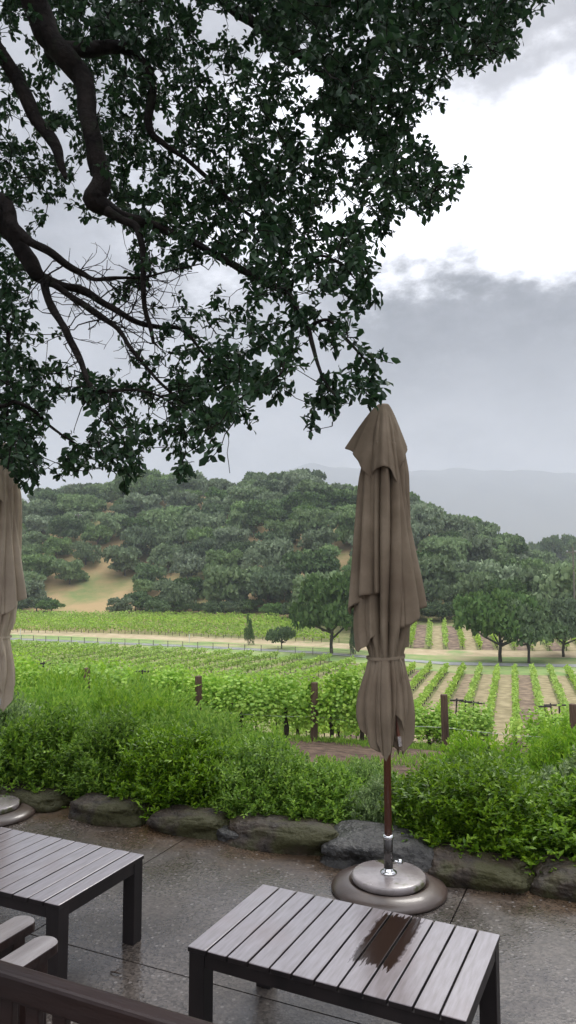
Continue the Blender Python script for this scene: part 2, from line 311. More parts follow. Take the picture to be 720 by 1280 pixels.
def alley_mat():
    m, t, p = new_mat('alleys'); n = t.nodes; l = t.links
    a = n.new('ShaderNodeAttribute'); a.attribute_name = 'alley'
    tcn = n.new('ShaderNodeTexCoord')
    z = n.new('ShaderNodeTexNoise'); z.inputs['Scale'].default_value = 1.3; z.inputs['Detail'].default_value = 6; l.new(tcn.outputs['Object'], z.inputs['Vector'])
    r1 = n.new('ShaderNodeValToRGB'); r1.color_ramp.elements[0].position = .35; r1.color_ramp.elements[1].position = .65
    r1.color_ramp.elements[0].color = (0.27, 0.225, 0.12, 1); r1.color_ramp.elements[1].color = (0.44, 0.365, 0.215, 1); l.new(z.outputs['Fac'], r1.inputs[0])
    r2 = n.new('ShaderNodeValToRGB'); r2.color_ramp.elements[0].position = .35; r2.color_ramp.elements[1].position = .65
    r2.color_ramp.elements[0].color = (0.13, 0.09, 0.07, 1); r2.color_ramp.elements[1].color = (0.33, 0.24, 0.17, 1); l.new(z.outputs['Fac'], r2.inputs[0])
    x = n.new('ShaderNodeMix'); x.data_type = 'RGBA'; l.new(a.outputs['Fac'], x.inputs[0]); l.new(r1.outputs[0], x.inputs[6]); l.new(r2.outputs[0], x.inputs[7])
    l.new(x.outputs[2], p.inputs['Base Color']); p.inputs['Roughness'].default_value = 0.95; p.inputs['Specular IOR Level'].default_value = 0.2
    return m
M['alley'] = alley_mat()

# ------------------------------------------------------------------ object helpers
def link(o, parent=None):
    COL.objects.link(o)
    if parent is not None: o.parent = parent
    return o
def tag(o, label=None, cat=None, group=None, kind=None):
    if label: o['label'] = label
    if cat: o['category'] = cat
    if group: o['group'] = group
    if kind: o['kind'] = kind
    return o
def empty(name, loc=(0, 0, 0), rz=0.0):
    o = bpy.data.objects.new(name, None); o.empty_display_size = 0.1
    o.location = tuple(float(c) for c in loc); o.rotation_euler = (0, 0, rz)
    return link(o)
def mesh_np(name, V, Fc, mat, parent=None, smooth=False):
    """V (n,3); Fc list of index arrays (each (k,m)) or list of tuples"""
    me = bpy.data.meshes.new(name)
    V = np.asarray(V, dtype=np.float32)
    if isinstance(Fc, np.ndarray): Fc = [Fc]
    if len(Fc) and not isinstance(Fc[0], np.ndarray):
        me.from_pydata([tuple(map(float, v)) for v in V], [], [tuple(map(int, f)) for f in Fc])
    else:
        loops = np.concatenate([f.ravel() for f in Fc]).astype(np.int32)
        tot = np.concatenate([np.full(len(f), f.shape[1], np.int32) for f in Fc])
        st = np.concatenate([[0], np.cumsum(tot)[:-1]]).astype(np.int32)
        me.vertices.add(len(V)); me.vertices.foreach_set('co', V.ravel())
        me.loops.add(len(loops)); me.loops.foreach_set('vertex_index', loops)
        me.polygons.add(len(tot)); me.polygons.foreach_set('loop_start', st); me.polygons.foreach_set('loop_total', tot)
        me.update(calc_edges=True); me.validate()
    if smooth: me.polygons.foreach_set('use_smooth', [True] * len(me.polygons))
    me.materials.append(mat)
    o = bpy.data.objects.new(name, me); link(o, parent)
    return o

class MB:
    def __init__(s): s.v = []; s.f = []
    def add(s, V, Fc):
        b = len(s.v); s.v += [tuple(v) for v in V]; s.f += [tuple(i + b for i in f) for f in Fc]
    def box(s, x0, x1, y0, y1, z0, z1, bev=0.0):
        if bev <= 0:
            V = [(x, y, z) for z in (z0, z1) for y in (y0, y1) for x in (x0, x1)]
            s.add(V, [(0, 2, 3, 1), (4, 5, 7, 6), (0, 1, 5, 4), (2, 6, 7, 3), (0, 4, 6, 2), (1, 3, 7, 5)]); return
        bm = bmesh.new(); bmesh.ops.create_cube(bm, size=1)
        for q in bm.verts:
            q.co = Vector(((x0 + x1) / 2 + q.co.x * (x1 - x0), (y0 + y1) / 2 + q.co.y * (y1 - y0), (z0 + z1) / 2 + q.co.z * (z1 - z0)))
        bmesh.ops.bevel(bm, geom=bm.edges[:], offset=bev, segments=2, affect='EDGES', profile=0.5)
        bm.verts.index_update(); s.add([tuple(q.co) for q in bm.verts], [tuple(q.index for q in f.verts) for f in bm.faces]); bm.free()
    def tube(s, pts, rad, n=8, cap=True, wob=0.0):
        pts = [Vector(p) for p in pts]
        if not hasattr(rad, '__len__'): rad = [rad] * len(pts)
        rings = []; up = Vector((0.31, 0.2, 0.93)).normalized(); prev = None
        for i, p in enumerate(pts):
            t = (pts[min(i + 1, len(pts) - 1)] - pts[max(i - 1, 0)]).normalized()
            a = t.cross(up) if prev is None else prev - t * prev.dot(t)
            if a.length < 1e-4: a = t.orthogonal()
            a.normalize(); prev = a; b = t.cross(a)
            rings.append([p + (a * math.cos(2 * PI * k / n) + b * math.sin(2 * PI * k / n)) * rad[i] * (1 + (wob * mnoise.noise(p * 7 + Vector((k * 1.7, 0, 0))) if wob else 0)) for k in range(n)])
        V = [q for r in rings for q in r]
        Fc = [(i * n + k, i * n + (k + 1) % n, (i + 1) * n + (k + 1) % n, (i + 1) * n + k) for i in range(len(pts) - 1) for k in range(n)]
        if cap: Fc += [tuple(range(n - 1, -1, -1)), tuple((len(pts) - 1) * n + k for k in range(n))]
        s.add(V, Fc)
    def lathe(s, prof, n=48, c=(0, 0)):
        V = [(c[0] + r * math.cos(2 * PI * k / n), c[1] + r * math.sin(2 * PI * k / n), z) for r, z in prof for k in range(n)]
        Fc = [(i * n + k, i * n + (k + 1) % n, (i + 1) * n + (k + 1) % n, (i + 1) * n + k) for i in range(len(prof) - 1) for k in range(n)]
        Fc += [tuple(range(n - 1, -1, -1)), tuple((len(prof) - 1) * n + k for k in range(n))]
        s.add(V, Fc)
    def build(s, name, mat, parent=None, smooth=False):
        o = mesh_np(name, s.v, s.f, mat, parent)
        if smooth:
            o.data.polygons.foreach_set('use_smooth', [True] * len(o.data.polygons))
        return o

def unit(a): return a / np.maximum(np.linalg.norm(a, axis=1, keepdims=True), 1e-9)
def leaves(pos, d, nrm, ln, wd, kind='fold'):
    """many leaves -> (V, faces)"""
    n = len(pos); d = unit(d); s = unit(np.cross(d, nrm)); u = np.cross(s, d)
    if kind == 'oak':   # 8-vert obovate leaf, folded on the midrib, curled tip
        T = np.array([[0, 0, 0], [0, .40, 0.0], [0, .75, -.02], [0, 1, -.10], [-.36, .30, .09], [-.5, .72, .12], [.36, .30, .09], [.5, .72, .12]])
        tri = np.array([[0, 1, 4], [2, 3, 5], [0, 6, 1], [2, 7, 3]]); quad = np.array([[1, 2, 5, 4], [1, 6, 7, 2]])
    elif kind == 'fold':  # lance leaf, 2 tris + fold
        T = np.array([[0, 0, 0], [0, 1, -.12], [-.5, .45, .14], [.5, .45, .14]])
        tri = np.array([[0, 1, 2], [0, 3, 1]]); quad = None
    else:               # clump card: bent quad pair
        T = np.array([[-.5, 0, 0], [0, 0, .2], [.5, 0.1, 0], [.45, .9, .05], [0, 1.1, .22], [-.5, .8, -.05]])
        tri = None; quad = np.array([[0, 1, 4, 5], [1, 2, 3, 4]])
    K = len(T)
    V = pos[:, None, :] + s[:, None, :] * (T[None, :, 0:1] * wd[:, None, None]) + d[:, None, :] * (T[None, :, 1:2] * ln[:, None, None]) + u[:, None, :] * (T[None, :, 2:3] * ln[:, None, None] * 0.8)
    V = V.reshape(-1, 3); off = (np.arange(n) * K)[:, None, None]
    Fc = []
    if tri is not None: Fc.append((tri[None] + off).reshape(-1, 3))
    if quad is not None: Fc.append((quad[None] + off).reshape(-1, 4))
    return V, Fc
def rdir(n): return unit(rng.normal(size=(n, 3)))
def merge(parts):
    Vs, Fs, b = [], {3: [], 4: []}, 0
    for V, Fc in parts:
        for f in Fc: Fs[f.shape[1]].append(f + b)
        Vs.append(V); b += len(V)
    return np.concatenate(Vs), [np.concatenate(f) for f in Fs.values() if f]
def copy_tree(o, parent=None):
    kids = list(o.children); c = o.copy(); COL.objects.link(c)
    if parent is not None: c.parent = parent
    for k in kids: copy_tree(k, c)
    return c
ORD = ['first', 'second', 'third', 'fourth', 'fifth', 'sixth', 'seventh', 'eighth', 'ninth', 'tenth', 'eleventh', 'twelfth', 'thirteenth', 'fourteenth', 'fifteenth', 'sixteenth', 'seventeenth', 'eighteenth', 'nineteenth', 'twentieth',
       'twenty-first', 'twenty-second', 'twenty-third', 'twenty-fourth', 'twenty-fifth', 'twenty-sixth', 'twenty-seventh', 'twenty-eighth', 'twenty-ninth', 'thirtieth', 'thirty-first', 'thirty-second', 'thirty-third', 'thirty-fourth', 'thirty-fifth', 'thirty-sixth', 'thirty-seventh', 'thirty-eighth', 'thirty-ninth', 'fortieth', 'forty-first', 'forty-second', 'forty-third', 'forty-fourth', 'forty-fifth', 'forty-sixth', 'forty-seventh', 'forty-eighth', 'forty-ninth', 'fiftieth']

# ------------------------------------------------------------------ terrain
NEAR_T = [-1e4, 4.9, 5.4, 6.5, 10, 15, 20.0, 22.5, 34, 47, 50]
NEAR_Z = [-0.10, -0.10, -0.14, -0.42, -1.15, -2.15, -2.80, -3.35, -6.0, -8.95, -9.0]
def smooth(a): a = np.clip(a, 0, 1); return a * a * (3 - 2 * a)
def road_y(x):
    return np.interp(x, [-120, -47.5, -15, 4.5, 19, 35, 120], [140, 126, 112, 102, 89, 86.5, 84])
SKY_P = [-250, 20, 60, 120, 200, 300, 385, 450, 540, 580, 620, 650, 700, 760, 1000]
SKY_Y = [665, 640, 614, 602, 595, 600, 597, 612, 636, 655, 678, 697, 710, 712, 715]
def terrain(x, y):
    x = np.asarray(x, float); y = np.asarray(y, float)
    blend = smooth((y - 22) / 18)
    t = y + 0.38 * np.clip(x, -15, 15) * (1 - blend)
    near = np.interp(t, NEAR_T, NEAR_Z)
    field = -8.55 - 0.009 * y
    z = np.where(y > 47, field, near)
    r = y - road_y(x)
    z = np.where(y > 47, z + 0.085 * np.clip(r - 7, 0, 31), z)
    yy = np.maximum(y, 20); px = 360 + 900 * x / yy
    px = np.clip(px, -250, 1000)
    yf = road_y(x) + 38; yc = yf + 125
    zf = -8.55 - 0.009 * yf + 0.085 * 31
    zc = 1.65 + (717 - np.interp(px, SKY_P, SKY_Y)) / 900 * yc - 7.5
    tt = np.clip((y - yf) / 125, 0, 1)
    tt2 = tt + 0.05 * np.sin(x * 0.07 + 1) * tt * (1 - tt) * 4
    h = zf + (zc - zf) * smooth(tt2) ** 0.85 - np.clip(y - yc, 0, 150) * 0.22
    h2 = np.interp(px, [560, 640, 1000], [-12, 10, 14]) * smooth((y - 330) / 70) * (1 - smooth((y - 480) / 200))
    h = np.where(y > yc, np.maximum(h, h2 - 0.5), h)
    z = np.where(y > yf, np.maximum(h, -12.0) + 1.2 * np.sin(x * .045 + 2) * np.sin(y * .05) * smooth((y - yf) / 30), z)
    return z
xs = np.unique(np.concatenate([np.linspace(-7500, -400, 22), np.linspace(-400, -60, 70), np.linspace(-60, 60, 160), np.linspace(60, 400, 70), np.linspace(400, 7500, 22)]))
ys = np.unique(np.concatenate([np.linspace(-900, -20, 14), np.linspace(-20, 5, 14), np.linspace(5, 30, 70), np.linspace(30, 60, 40), np.linspace(60, 160, 90), np.linspace(160, 330, 90), np.linspace(330, 700, 50), np.linspace(700, 7400, 24)]))
GX, GY = np.meshgrid(xs, ys); GZ = terrain(GX, GY)
GZ = GZ + np.where(GY > 700, -4, 0)
V = np.stack([GX, GY, GZ], -1).reshape(-1, 3)
nx = len(xs); ii = (np.arange(len(ys) - 1)[:, None] * nx + np.arange(nx - 1)[None]).reshape(-1)
FQ = np.stack([ii, ii + 1, ii + nx + 1, ii + nx], -1)
o = mesh_np('ground', V, FQ, M['terrain'], smooth=True); tag(o, kind='structure')

def strip(name, poly, widths, mat, lift, n=120):
    """a band draped on the terrain; poly(x)->y, from y+widths[0] to y+widths[1]"""
    X = np.linspace(-110, 110, n); K = 5
    V = []
    for x in X:
        for k in range(K):
            y = poly(x) + widths[0] + (widths[1] - widths[0]) * k / (K - 1)
            V.append((x, y, float(terrain(x, y)) + lift))
    i = (np.arange(n - 1)[:, None] * K + np.arange(K - 1)[None]).reshape(-1)
    o = mesh_np(name, V, np.stack([i, i + K, i + K + 1, i + 1], -1), mat, smooth=True)
    return tag(o, kind='structure')
strip('verge', road_y, (-9.4, 9.0), M['verge'], 0.05)
strip('dirt_track', road_y, (8.0, 12.8), M['track'], 0.09)
strip('road', road_y, (-1.4, 1.6), M['road'], 0.10)

# distant mountains in the mist
mp_ = [-400, 100, 250, 330, 385, 430, 480, 540, 620, 700, 760, 900, 1300]
mh_ = [640, 625, 612, 592, 578, 586, 594, 589, 586, 590, 588, 600, 640]
X = np.linspace(-3000, 3900, 260); D = np.linspace(0, 1, 26)
V = []
for d in D:
    for x in X:
        px = 360 + 900 * x / 4000
        top = 1.65 + (717 - np.interp(px, mp_, mh_)) / 900 * 4000
        a = math.sin(min(d * 1.0, 1) * PI) ** 0.9 if d < .5 else math.sin(d * PI)
        nzv = mnoise.fractal(Vector((x * 0.0012, d * 3.1, 4.2)), 1.0, 2.0, 6)
        V.append((x, 3200 + d * 1600, -16 + (top + 10) * a * (1 + 0.10 * nzv * (1.0 if a < .97 else .5)) + 20 * mnoise.noise(Vector((x * .006, d * 9, 0)))))
nx = len(X); i = (np.arange(len(D) - 1)[:, None] * nx + np.arange(nx - 1)[None]).reshape(-1)
tag(mesh_np('mountains', V, np.stack([i, i + 1, i + nx + 1, i + nx], -1), M['mountain'], smooth=True), kind='structure')

# ------------------------------------------------------------------ haze
m, t, p = new_mat('haze'); t.nodes.remove(p)
pv = t.nodes.new('ShaderNodeVolumePrincipled'); pv.inputs['Color'].default_value = (0.71, 0.77, 0.87, 1); pv.inputs['Density'].default_value = 0.00040
pv.inputs['Anisotropy'].default_value = 0.2
t.links.new(pv.outputs[0], t.nodes['Material Output'].inputs['Volume'])
M['haze'] = m
hz = MB(); hz.box(-7600, 7600, -1000, 7500, -22, 680); tag(hz.build('haze', m), kind='stuff')

# ------------------------------------------------------------------ patio
joint_u = np.array([0.91, -0.415]); joint_v = np.array([0.415, 0.91])
def edge_y(x): return 4.82 - 0.42 * x
def uv(a, b): return joint_u * a + joint_v * b
P1 = at_z(80, 1185)[:2]; P2 = at_z(180, 1080)[:2]; P3 = at_z(565, 1150)[:2]
bj = float(P1 @ joint_v) + 0.03
aj = [float(P2 @ joint_u), float(P3 @ joint_u) - 0.0]
A_cuts = [-12, -5.5, aj[0] - 2.6, aj[0], aj[1], aj[1] + 2.4, 7, 12]
B_cuts = [-9, -4.5, bj - 4.4, bj - 2.2, bj, 4.78]
g = 0.0035
mb = MB(); bm = bmesh.new()
for i in range(len(A_cuts) - 1):
    for j in range(len(B_cuts) - 1):
        a0, a1 = A_cuts[i] + g, A_cuts[i + 1] - g; b0, b1 = B_cuts[j] + g, B_cuts[j + 1] - g
        q = [uv(a0, b0), uv(a1, b0), uv(a1, b1), uv(a0, b1)]
        top = [bm.verts.new((c[0], c[1], 0)) for c in q]; bot = [bm.verts.new((c[0], c[1], -0.12)) for c in q]
        bm.faces.new(top); 
        for k in range(4): bm.faces.new((top[k], bot[k], bot[(k + 1) % 4], top[(k + 1) % 4]))
me = bpy.data.meshes.new('patio'); bm.to_mesh(me); bm.free(); me.materials.append(M['patio'])
o = bpy.data.objects.new('patio', me); link(o); tag(o, kind='structure')
# soil of the planting bed, a low bank from the patio edge down the slope
n_ = 90; K = 16
V = []
for i in range(n_):
    a = -9 + 16 * i / (n_ - 1)
    for k in range(K):
        b = 4.60 + 3.6 * k / (K - 1)
        c = uv(a, b); z = 0.035 + 0.03 * mnoise.noise(Vector((c[0] * 3, c[1] * 3, 0))) if b < 5.2 else max(0.03 - (b - 5.2) * 0.25, float(terrain(c[0], c[1])) + 0.02)
        if k == 0: z = -0.05
        V.append((c[0], c[1], z))
i = (np.arange(n_ - 1)[:, None] * K + np.arange(K - 1)[None]).reshape(-1)
M['mulch'] = mat_noise('mulch', (0.012, 0.009, 0.006), (0.045, 0.03, 0.02), 14, 0.9, bump=0.8, dist=0.02)
tag(mesh_np('planting_bed', V, np.stack([i, i + K, i + K + 1, i + 1], -1), M['mulch'], smooth=True), kind='structure')

# ------------------------------------------------------------------ boulders along the patio edge
def boulder(px0, px1, pyt, pyb, mat, label, seed, depth=0.34, zmul=1.0):
    c = at_z((px0 + px1) / 2, pyb, 0); dist = c[1]
    wdt = (px1 - px0) / F * dist; h = (pyb - pyt) / F * dist * 0.62 * zmul; wdt *= 1.14
    bm = bmesh.new(); bmesh.ops.create_icosphere(bm, subdivisions=5, radius=1)
    off = Vector((seed * 13.7, seed * 3.1, seed))
    for q in bm.verts:
        p = q.co.copy()
        # squarish block with facets
        p = Vector([math.copysign(abs(a) ** 0.5, a) for a in p])
        n1_ = mnoise.noise(p * 1.1 + off); n2_ = mnoise.fractal(p * 2.6 + off, 1, 2, 4); n3_ = mnoise.fractal(p * 9 + off, 1, 2, 3)
        fct = mnoise.cell(p * 1.6 + off) * 0.06
        s = 0.94 + 0.24 * n1_ + 0.07 * n2_ + 0.016 * n3_ + fct * .4
        p *= s
        if p.z > 0: p.z *= 1 - 0.25 * (p.x * 0.6 * math.sin(seed * 2.1) + 0.3 * mnoise.noise(p * 0.8 + off))
        q.co = Vector((p.x * wdt * 0.47, p.y * depth / 2, p.z * h * 0.92 if p.z > 0 else p.z * 0.06))
    me = bpy.data.meshes.new('boulder'); bm.to_mesh(me); bm.free(); me.materials.append(mat)
    me.polygons.foreach_set('use_smooth', [True] * len(me.polygons))
    o = bpy.data.objects.new('boulder', me); o.location = (c[0] + 0.03, c[1] + depth * 0.40, 0.01); o.rotation_euler = (0, 0, R(-22)); link(o)
    return tag(o, label, 'boulder', 'boulders edging the patio')
boulder(-30, 72, 980, 1010, M['rock'], 'mossy brown boulder behind the base of the left umbrella', 1.3)
boulder(48, 66, 1001, 1013, M['rock'], 'small mossy stone beside the left umbrella base', 2.9, 0.12)
boulder(76, 176, 993, 1029, M['rock'], 'rounded dark boulder with a mossy right half above the left table', 4.4)
boulder(180, 282, 1012, 1045, M['rock'], 'low brown boulder with white flecks, right of the rounded dark one', 5.2)
boulder(266, 300, 1036, 1053, M['rock_grey'], 'small grey stone wedged in front of two larger boulders', 6.7, 0.14)
boulder(280, 424, 1023, 1064, M['rock'], 'longest mossy olive boulder, left of the grey ledge rock', 7.7, 0.42)
boulder(404, 540, 1040, 1090, M['rock_grey'], 'flat-topped wet grey ledge rock right behind the umbrella pole', 8.4, 0.5)
boulder(542, 664, 1070, 1112, M['rock'], 'wide dark boulder right of the umbrella base under the hedge', 9.6, 0.4)
boulder(676, 790, 1084, 1128, M['rock'], 'brown boulder at the right edge of the patio', 11.3, 0.4)
boulder(800, 900, 1100, 1150, M['rock'], 'brown boulder past the right edge of the patio row', 12.3, 0.4)
boulder(-150, -40, 965, 1000, M['rock'], 'brown boulder past the left end of the patio row', 13.1, 0.4)

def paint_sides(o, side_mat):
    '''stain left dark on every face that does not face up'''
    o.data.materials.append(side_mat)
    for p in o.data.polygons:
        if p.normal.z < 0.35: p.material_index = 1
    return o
# ------------------------------------------------------------------ slatted tables
def make_table(label, cx, cy, rot, mat):
    Lh, Wh, H_ = 0.4775, 0.2775, 0.37
    root = empty('slatted_table', (cx, cy, 0), R(rot)); tag(root, label, 'table', 'low slatted tables on the patio')
    n = 12; gap = 0.007; sw = (2 * Lh - gap * (n - 1)) / n
    for k in range(n):
        x0 = -Lh + k * (sw + gap); s = MB()
        dz = random.uniform(-0.0008, 0.0008)
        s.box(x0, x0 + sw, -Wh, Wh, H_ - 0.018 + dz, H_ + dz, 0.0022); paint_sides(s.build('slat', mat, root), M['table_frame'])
    ap = MB(); a = 0.006; lw = 0.062; e = lw + 0.0045
    ap.box(-Lh + e, Lh - e, -Wh + a, -Wh + 0.030, H_ - 0.062, H_ - 0.0195, 0.002)
    ap.box(-Lh + e, Lh - e, Wh - 0.030, Wh - a, H_ - 0.062, H_ - 0.0195, 0.002)
    ap.box(-Lh + a, -Lh + 0.03, -Wh + e, Wh - e, H_ - 0.062, H_ - 0.0195, 0.002)
    ap.box(Lh - 0.03, Lh - a, -Wh + e, Wh - e, H_ - 0.062, H_ - 0.0195, 0.002)
    ap.box(-0.02, 0.02, -Wh + 0.031, Wh - 0.031, H_ - 0.06, H_ - 0.021)
    ap.build('apron', M['table_frame'], root)
    for sx_ in (-1, 1):
        for sy_ in (-1, 1):
            l_ = MB(); x = sx_ * (Lh - 0.0035 - lw / 2); y = sy_ * (Wh - 0.0035 - lw / 2)
            l_.box(x - lw / 2, x + lw / 2, y - lw / 2, y + lw / 2, 0, H_ - 0.0195, 0.003)
            l_.build('leg', M['table_frame'], root)
    return root
make_table('low dark slatted table with a dark umbrella reflection painted on a soaked patch of its top', 0.204, 2.643, -26.0, M['slat_reflection'])
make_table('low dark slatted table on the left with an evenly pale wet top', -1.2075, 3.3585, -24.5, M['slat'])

# ------------------------------------------------------------------ benches seen from behind
def make_bench(label, corner, flip):
    root = empty('garden_bench', (corner[0], corner[1], 0), R(-24.4)); tag(root, label, 'bench', 'wooden benches in the foreground')
    Lb = 1.25; x0, x1 = (0, Lb) if not flip else (-Lb, 0)
    r_ = MB(); r_.box(x0, x1, -0.020, 0.020, 0.800, 0.852, 0.007); r_.build('top_rail', M['bench_wood'], root)
    r_ = MB(); r_.box(x0 + .05, x1 - .05, -0.014, 0.014, 0.42, 0.47, 0.004); r_.build('lower_rail', M['bench_wood'], root)
    x = x0 + 0.085
    while x < x1 - 0.1:
        s = MB(); s.box(x, x + 0.034, -0.009, 0.009, 0.4705, 0.7995, 0.003); s.build('back_slat', M['bench_wood'], root); x += 0.068
    for k in range(6):
        s = MB(); y = 0.04 + k * 0.075; s.box(x0 + 0.02, x1 - 0.02, y, y + 0.058, 0.385, 0.405, 0.004); s.build('seat_slat', M['arm_wood'], root)
    for xe in (x0 + 0.028, x1 - 0.028):
        for y, h in ((-0.0, 0.7995), (0.44, 0.596)):
            s = MB(); s.box(xe - 0.027, xe + 0.027, y - 0.025 if y else -0.021, y + 0.025 if y else 0.021, 0, h, 0.004); s.build('leg', M['bench_wood'], root)
        s = MB(); s.box(xe - 0.018, xe + 0.018, 0.022, 0.414, 0.33, 0.384, 0.004); s.build('seat_rail', M['bench_wood'], root)
        # arm: flat board with a rounded front end
        bm = bmesh.new(); w_ = 0.041; pts = [(-w_, 0.02), (w_, 0.02)]
        yc_ = 0.475
        pts += [(w_ * math.cos(a), yc_ + 0.034 * math.sin(a)) for a in np.linspace(0, PI, 12)]
        vs = [bm.verts.new((xe + a, b, 0.597)) for a, b in pts]; f = bm.faces.new(vs)
        ex = bmesh.ops.extrude_face_region(bm, geom=[f]); 
        for q in ex['geom']:
            if isinstance(q, bmesh.types.BMVert): q.co.z += 0.028
        bmesh.ops.recalc_face_normals(bm, faces=bm.faces[:])
        bmesh.ops.bevel(bm, geom=[e for e in bm.edges if abs(e.verts[0].co.z - e.verts[1].co.z) < 1e-5 and e.verts[0].co.z > 0.61], offset=0.007, segments=3, affect='EDGES', profile=0.5)
        me = bpy.data.meshes.new('armrest'); bm.to_mesh(me); bm.free(); me.materials.append(M['arm_wood'])
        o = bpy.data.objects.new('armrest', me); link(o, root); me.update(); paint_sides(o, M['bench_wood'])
    return root
ur = np.array([math.cos(R(-24.4)), math.sin(R(-24.4))])
cA = np.array([-0.905, 1.690])
make_bench('reddish-brown slat-back bench seen from behind at the lower left corner', cA, False)
make_bench('wooden bench whose single rounded armrest shows beside the nearest bench', cA - ur * 0.095 + np.array([0.03, 0.06]), True)

# ------------------------------------------------------------------ umbrellas
def cloth(name, th0, th1, nth, nz_, ztop, hem, rad, mat, parent, closed=False, shift=lambda th, z: (0, 0)):
    V = []; ths = np.linspace(th0, th1, nth, endpoint=not closed)
    for th in ths:
        zh = hem(th)
        for k in range(nz_):
            tv = k / (nz_ - 1); z = ztop + (zh - ztop) * tv
            r = rad(th, z, tv, zh); sx_, sy_ = shift(th, z)
            V.append((r * math.cos(th) + sx_, r * math.sin(th) + sy_, z))
    Fc = []
    m_ = nth if closed else nth - 1
    for i in range(m_):
        j = (i + 1) % nth
        for k in range(nz_ - 1): Fc.append((i * nz_ + k, i * nz_ + k + 1, j * nz_ + k + 1, j * nz_ + k))
    o = mesh_np(name, V, Fc, mat, parent, smooth=False)
    o.data.polygons.foreach_set('use_smooth', [True] * len(o.data.polygons))
    md = o.modifiers.new('thickness', 'SOLIDIFY'); md.thickness = 0.003; md.offset = 0
    return o
def fold(x):  # rounded pleat with a sharp valley
    return abs(math.sin(x)) ** 0.75
def make_umbrella(label, loc, rz, fab, zs=1.0):
    root = empty('closed_umbrella', loc, rz); tag(root, label, 'umbrella', 'closed umbrellas on the patio')
    dg = math.degrees
    # inner bundle, full height, cinched by the tie
    zk = [2.56, 2.45, 2.2, 1.9, 1.6, 1.36, 1.25, 1.204, 1.16, 1.08, 0.95, 0.82, 0.70, 0.62]
    rk = [.030, .075, .112, .120, .128, .122, .098, .084, .092, .104, .108, .085, .055, .038]
    def rin(th, z, tv, zh):
        b = float(np.mean(np.interp(z + np.array([-.03, -.015, 0, .015, .03]), zk[::-1], rk[::-1])))
        ph = th * 6.5 + 0.8 * math.sin(z * 1.7) + 0.5 * math.sin(th * 2)
        tight = math.exp(-((z - 1.204) / 0.10) ** 2)
        q = 0.52 * (fold(ph) - .70) * (1 - .65 * tight) + 0.10 * math.sin(th * 15 + z * 2.5) * (0.4 + .5 * tight) + 0.10 * math.sin(th * 3 + z * 3.3) * (1 - tight)
        if z < 1.15: q += (1.15 - z) * 0.8 * (fold(th * 3.5 + 1.2) - .7)
        return b * (1 + q)
    def hin(th):
        d = dg(th) % 360
        return float(np.interp(d, [0, 20, 40, 90, 150, 175, 200, 225, 242, 256, 268, 282, 300, 320, 338, 350, 360], [.88, .84, .80, .84, .86, .93, .90, .76, .72, .68, .76, .69, .80, .70, .76, .86, .88]))
    cloth('canopy', 0, 2 * PI, 260, 130, 2.55, hin, rin, fab, root, True)
    # side drapes
    def drape(name, a0, a1, zt, hems, prof, seed, mat=fab, lim=0.125):
        c = (a0 + a1) / 2; hw = (a1 - a0) / 2
        def rad(th, z, tv, zh):
            e = (th - c) / hw; base = float(np.mean(np.interp(z + np.array([-.07, -.035, 0, .035, .07]), prof[0][::-1], prof[1][::-1])))
            s = max(0.0, 1 - abs(e) ** 2.2)
            base = base * .93 if lim > .1 else base
            r = lim * .95 + (base - lim * .95) * s
            r *= 1 + 0.28 * (fold(th * 5.6 + seed + .5 * z + .5 * math.sin(th * 3 + seed)) - .78) * (0.45 + .8 * tv) * (.4 + .6 * s) + 0.05 * math.sin(th * 17 + seed * 2 + 1.5 * z) * (.3 + tv)
            if abs(e) > .86: r -= (abs(e) - .86) * 0.25
            return r
        def hem(th):
            e = (th - a0) / (a1 - a0); return float(np.interp(e, hems[0], hems[1]))
        return cloth(name, a0, a1, 90, 70, zt, hem, rad, mat, root)
    drape('side_drape', R(150), R(252), 2.36, ([0, .3, .42, .62, .72, 1], [1.60, 1.47, 1.43, 1.52, 1.535, 1.55]), ([2.36, 2.2, 1.9, 1.6, 1.42], [.09, .150, .180, .205, .222]), 1.0)
    drape('side_drape', R(158), R(235), 1.75, ([0, .3, .55, .8, 1], [1.30, 1.27, 1.235, 1.28, 1.33]), ([1.75, 1.5, 1.3, 1.2], [.13, .188, .190, .165]), 3.0)
    drape('side_drape', R(-72), R(38), 2.36, ([0, .22, .35, .6, .8, 1], [1.36, 1.38, 1.44, 1.50, 1.58, 1.7]), ([2.36, 2.2, 1.9, 1.6, 1.44], [.07, .098, .140, .192, .215]), 2.0)
    drape('side_drape', R(-30), R(50), 1.7, ([0, .4, .7, 1], [1.25, 1.27, 1.3, 1.36]), ([1.7, 1.5, 1.3, 1.2], [.12, .135, .128, .11]), 5.0)
    drape('side_drape', R(45), R(140), 2.3, ([0, .5, 1], [1.4, 1.5, 1.35]), ([2.3, 1.9, 1.4], [.1, .15, .19]), 6.0)
    # loose ends of the cloth below the tie, lapped over one another
    lz = [1.20, 1.12, .95, .82, .66]
    drape('hem_fold', R(146), R(236), 1.20, ([0, .25, .45, .7, 1], [.90, .93, .88, .78, .70]), (lz, [.088, .118, .172, .150, .12]), 1.7, lim=.085)
    drape('hem_fold', R(226), R(286), 1.20, ([0, .3, .55, .8, 1], [.80, .71, .675, .74, .86]), (lz, [.092, .122, .150, .128, .085]), 4.1, lim=.088)
    drape('hem_fold', R(-48), R(36), 1.20, ([0, .2, .5, .8, 1], [.74, .70, .84, .90, .92]), (lz, [.088, .110, .142, .135, .11]), 2.6, lim=.08)
    drape('hem_fold', R(-84), R(-40), 1.20, ([0, .4, 1], [.96, .90, .80]), (lz, [.086, .108, .13, .12, .09]), .6, lim=.08)
    # vent cap: a short square hood with hanging corners
    cd = [0, 12, 40, 90, 130, 165, 180, 196, 214, 228, 246, 262, 274, 284, 300, 318, 345, 360]
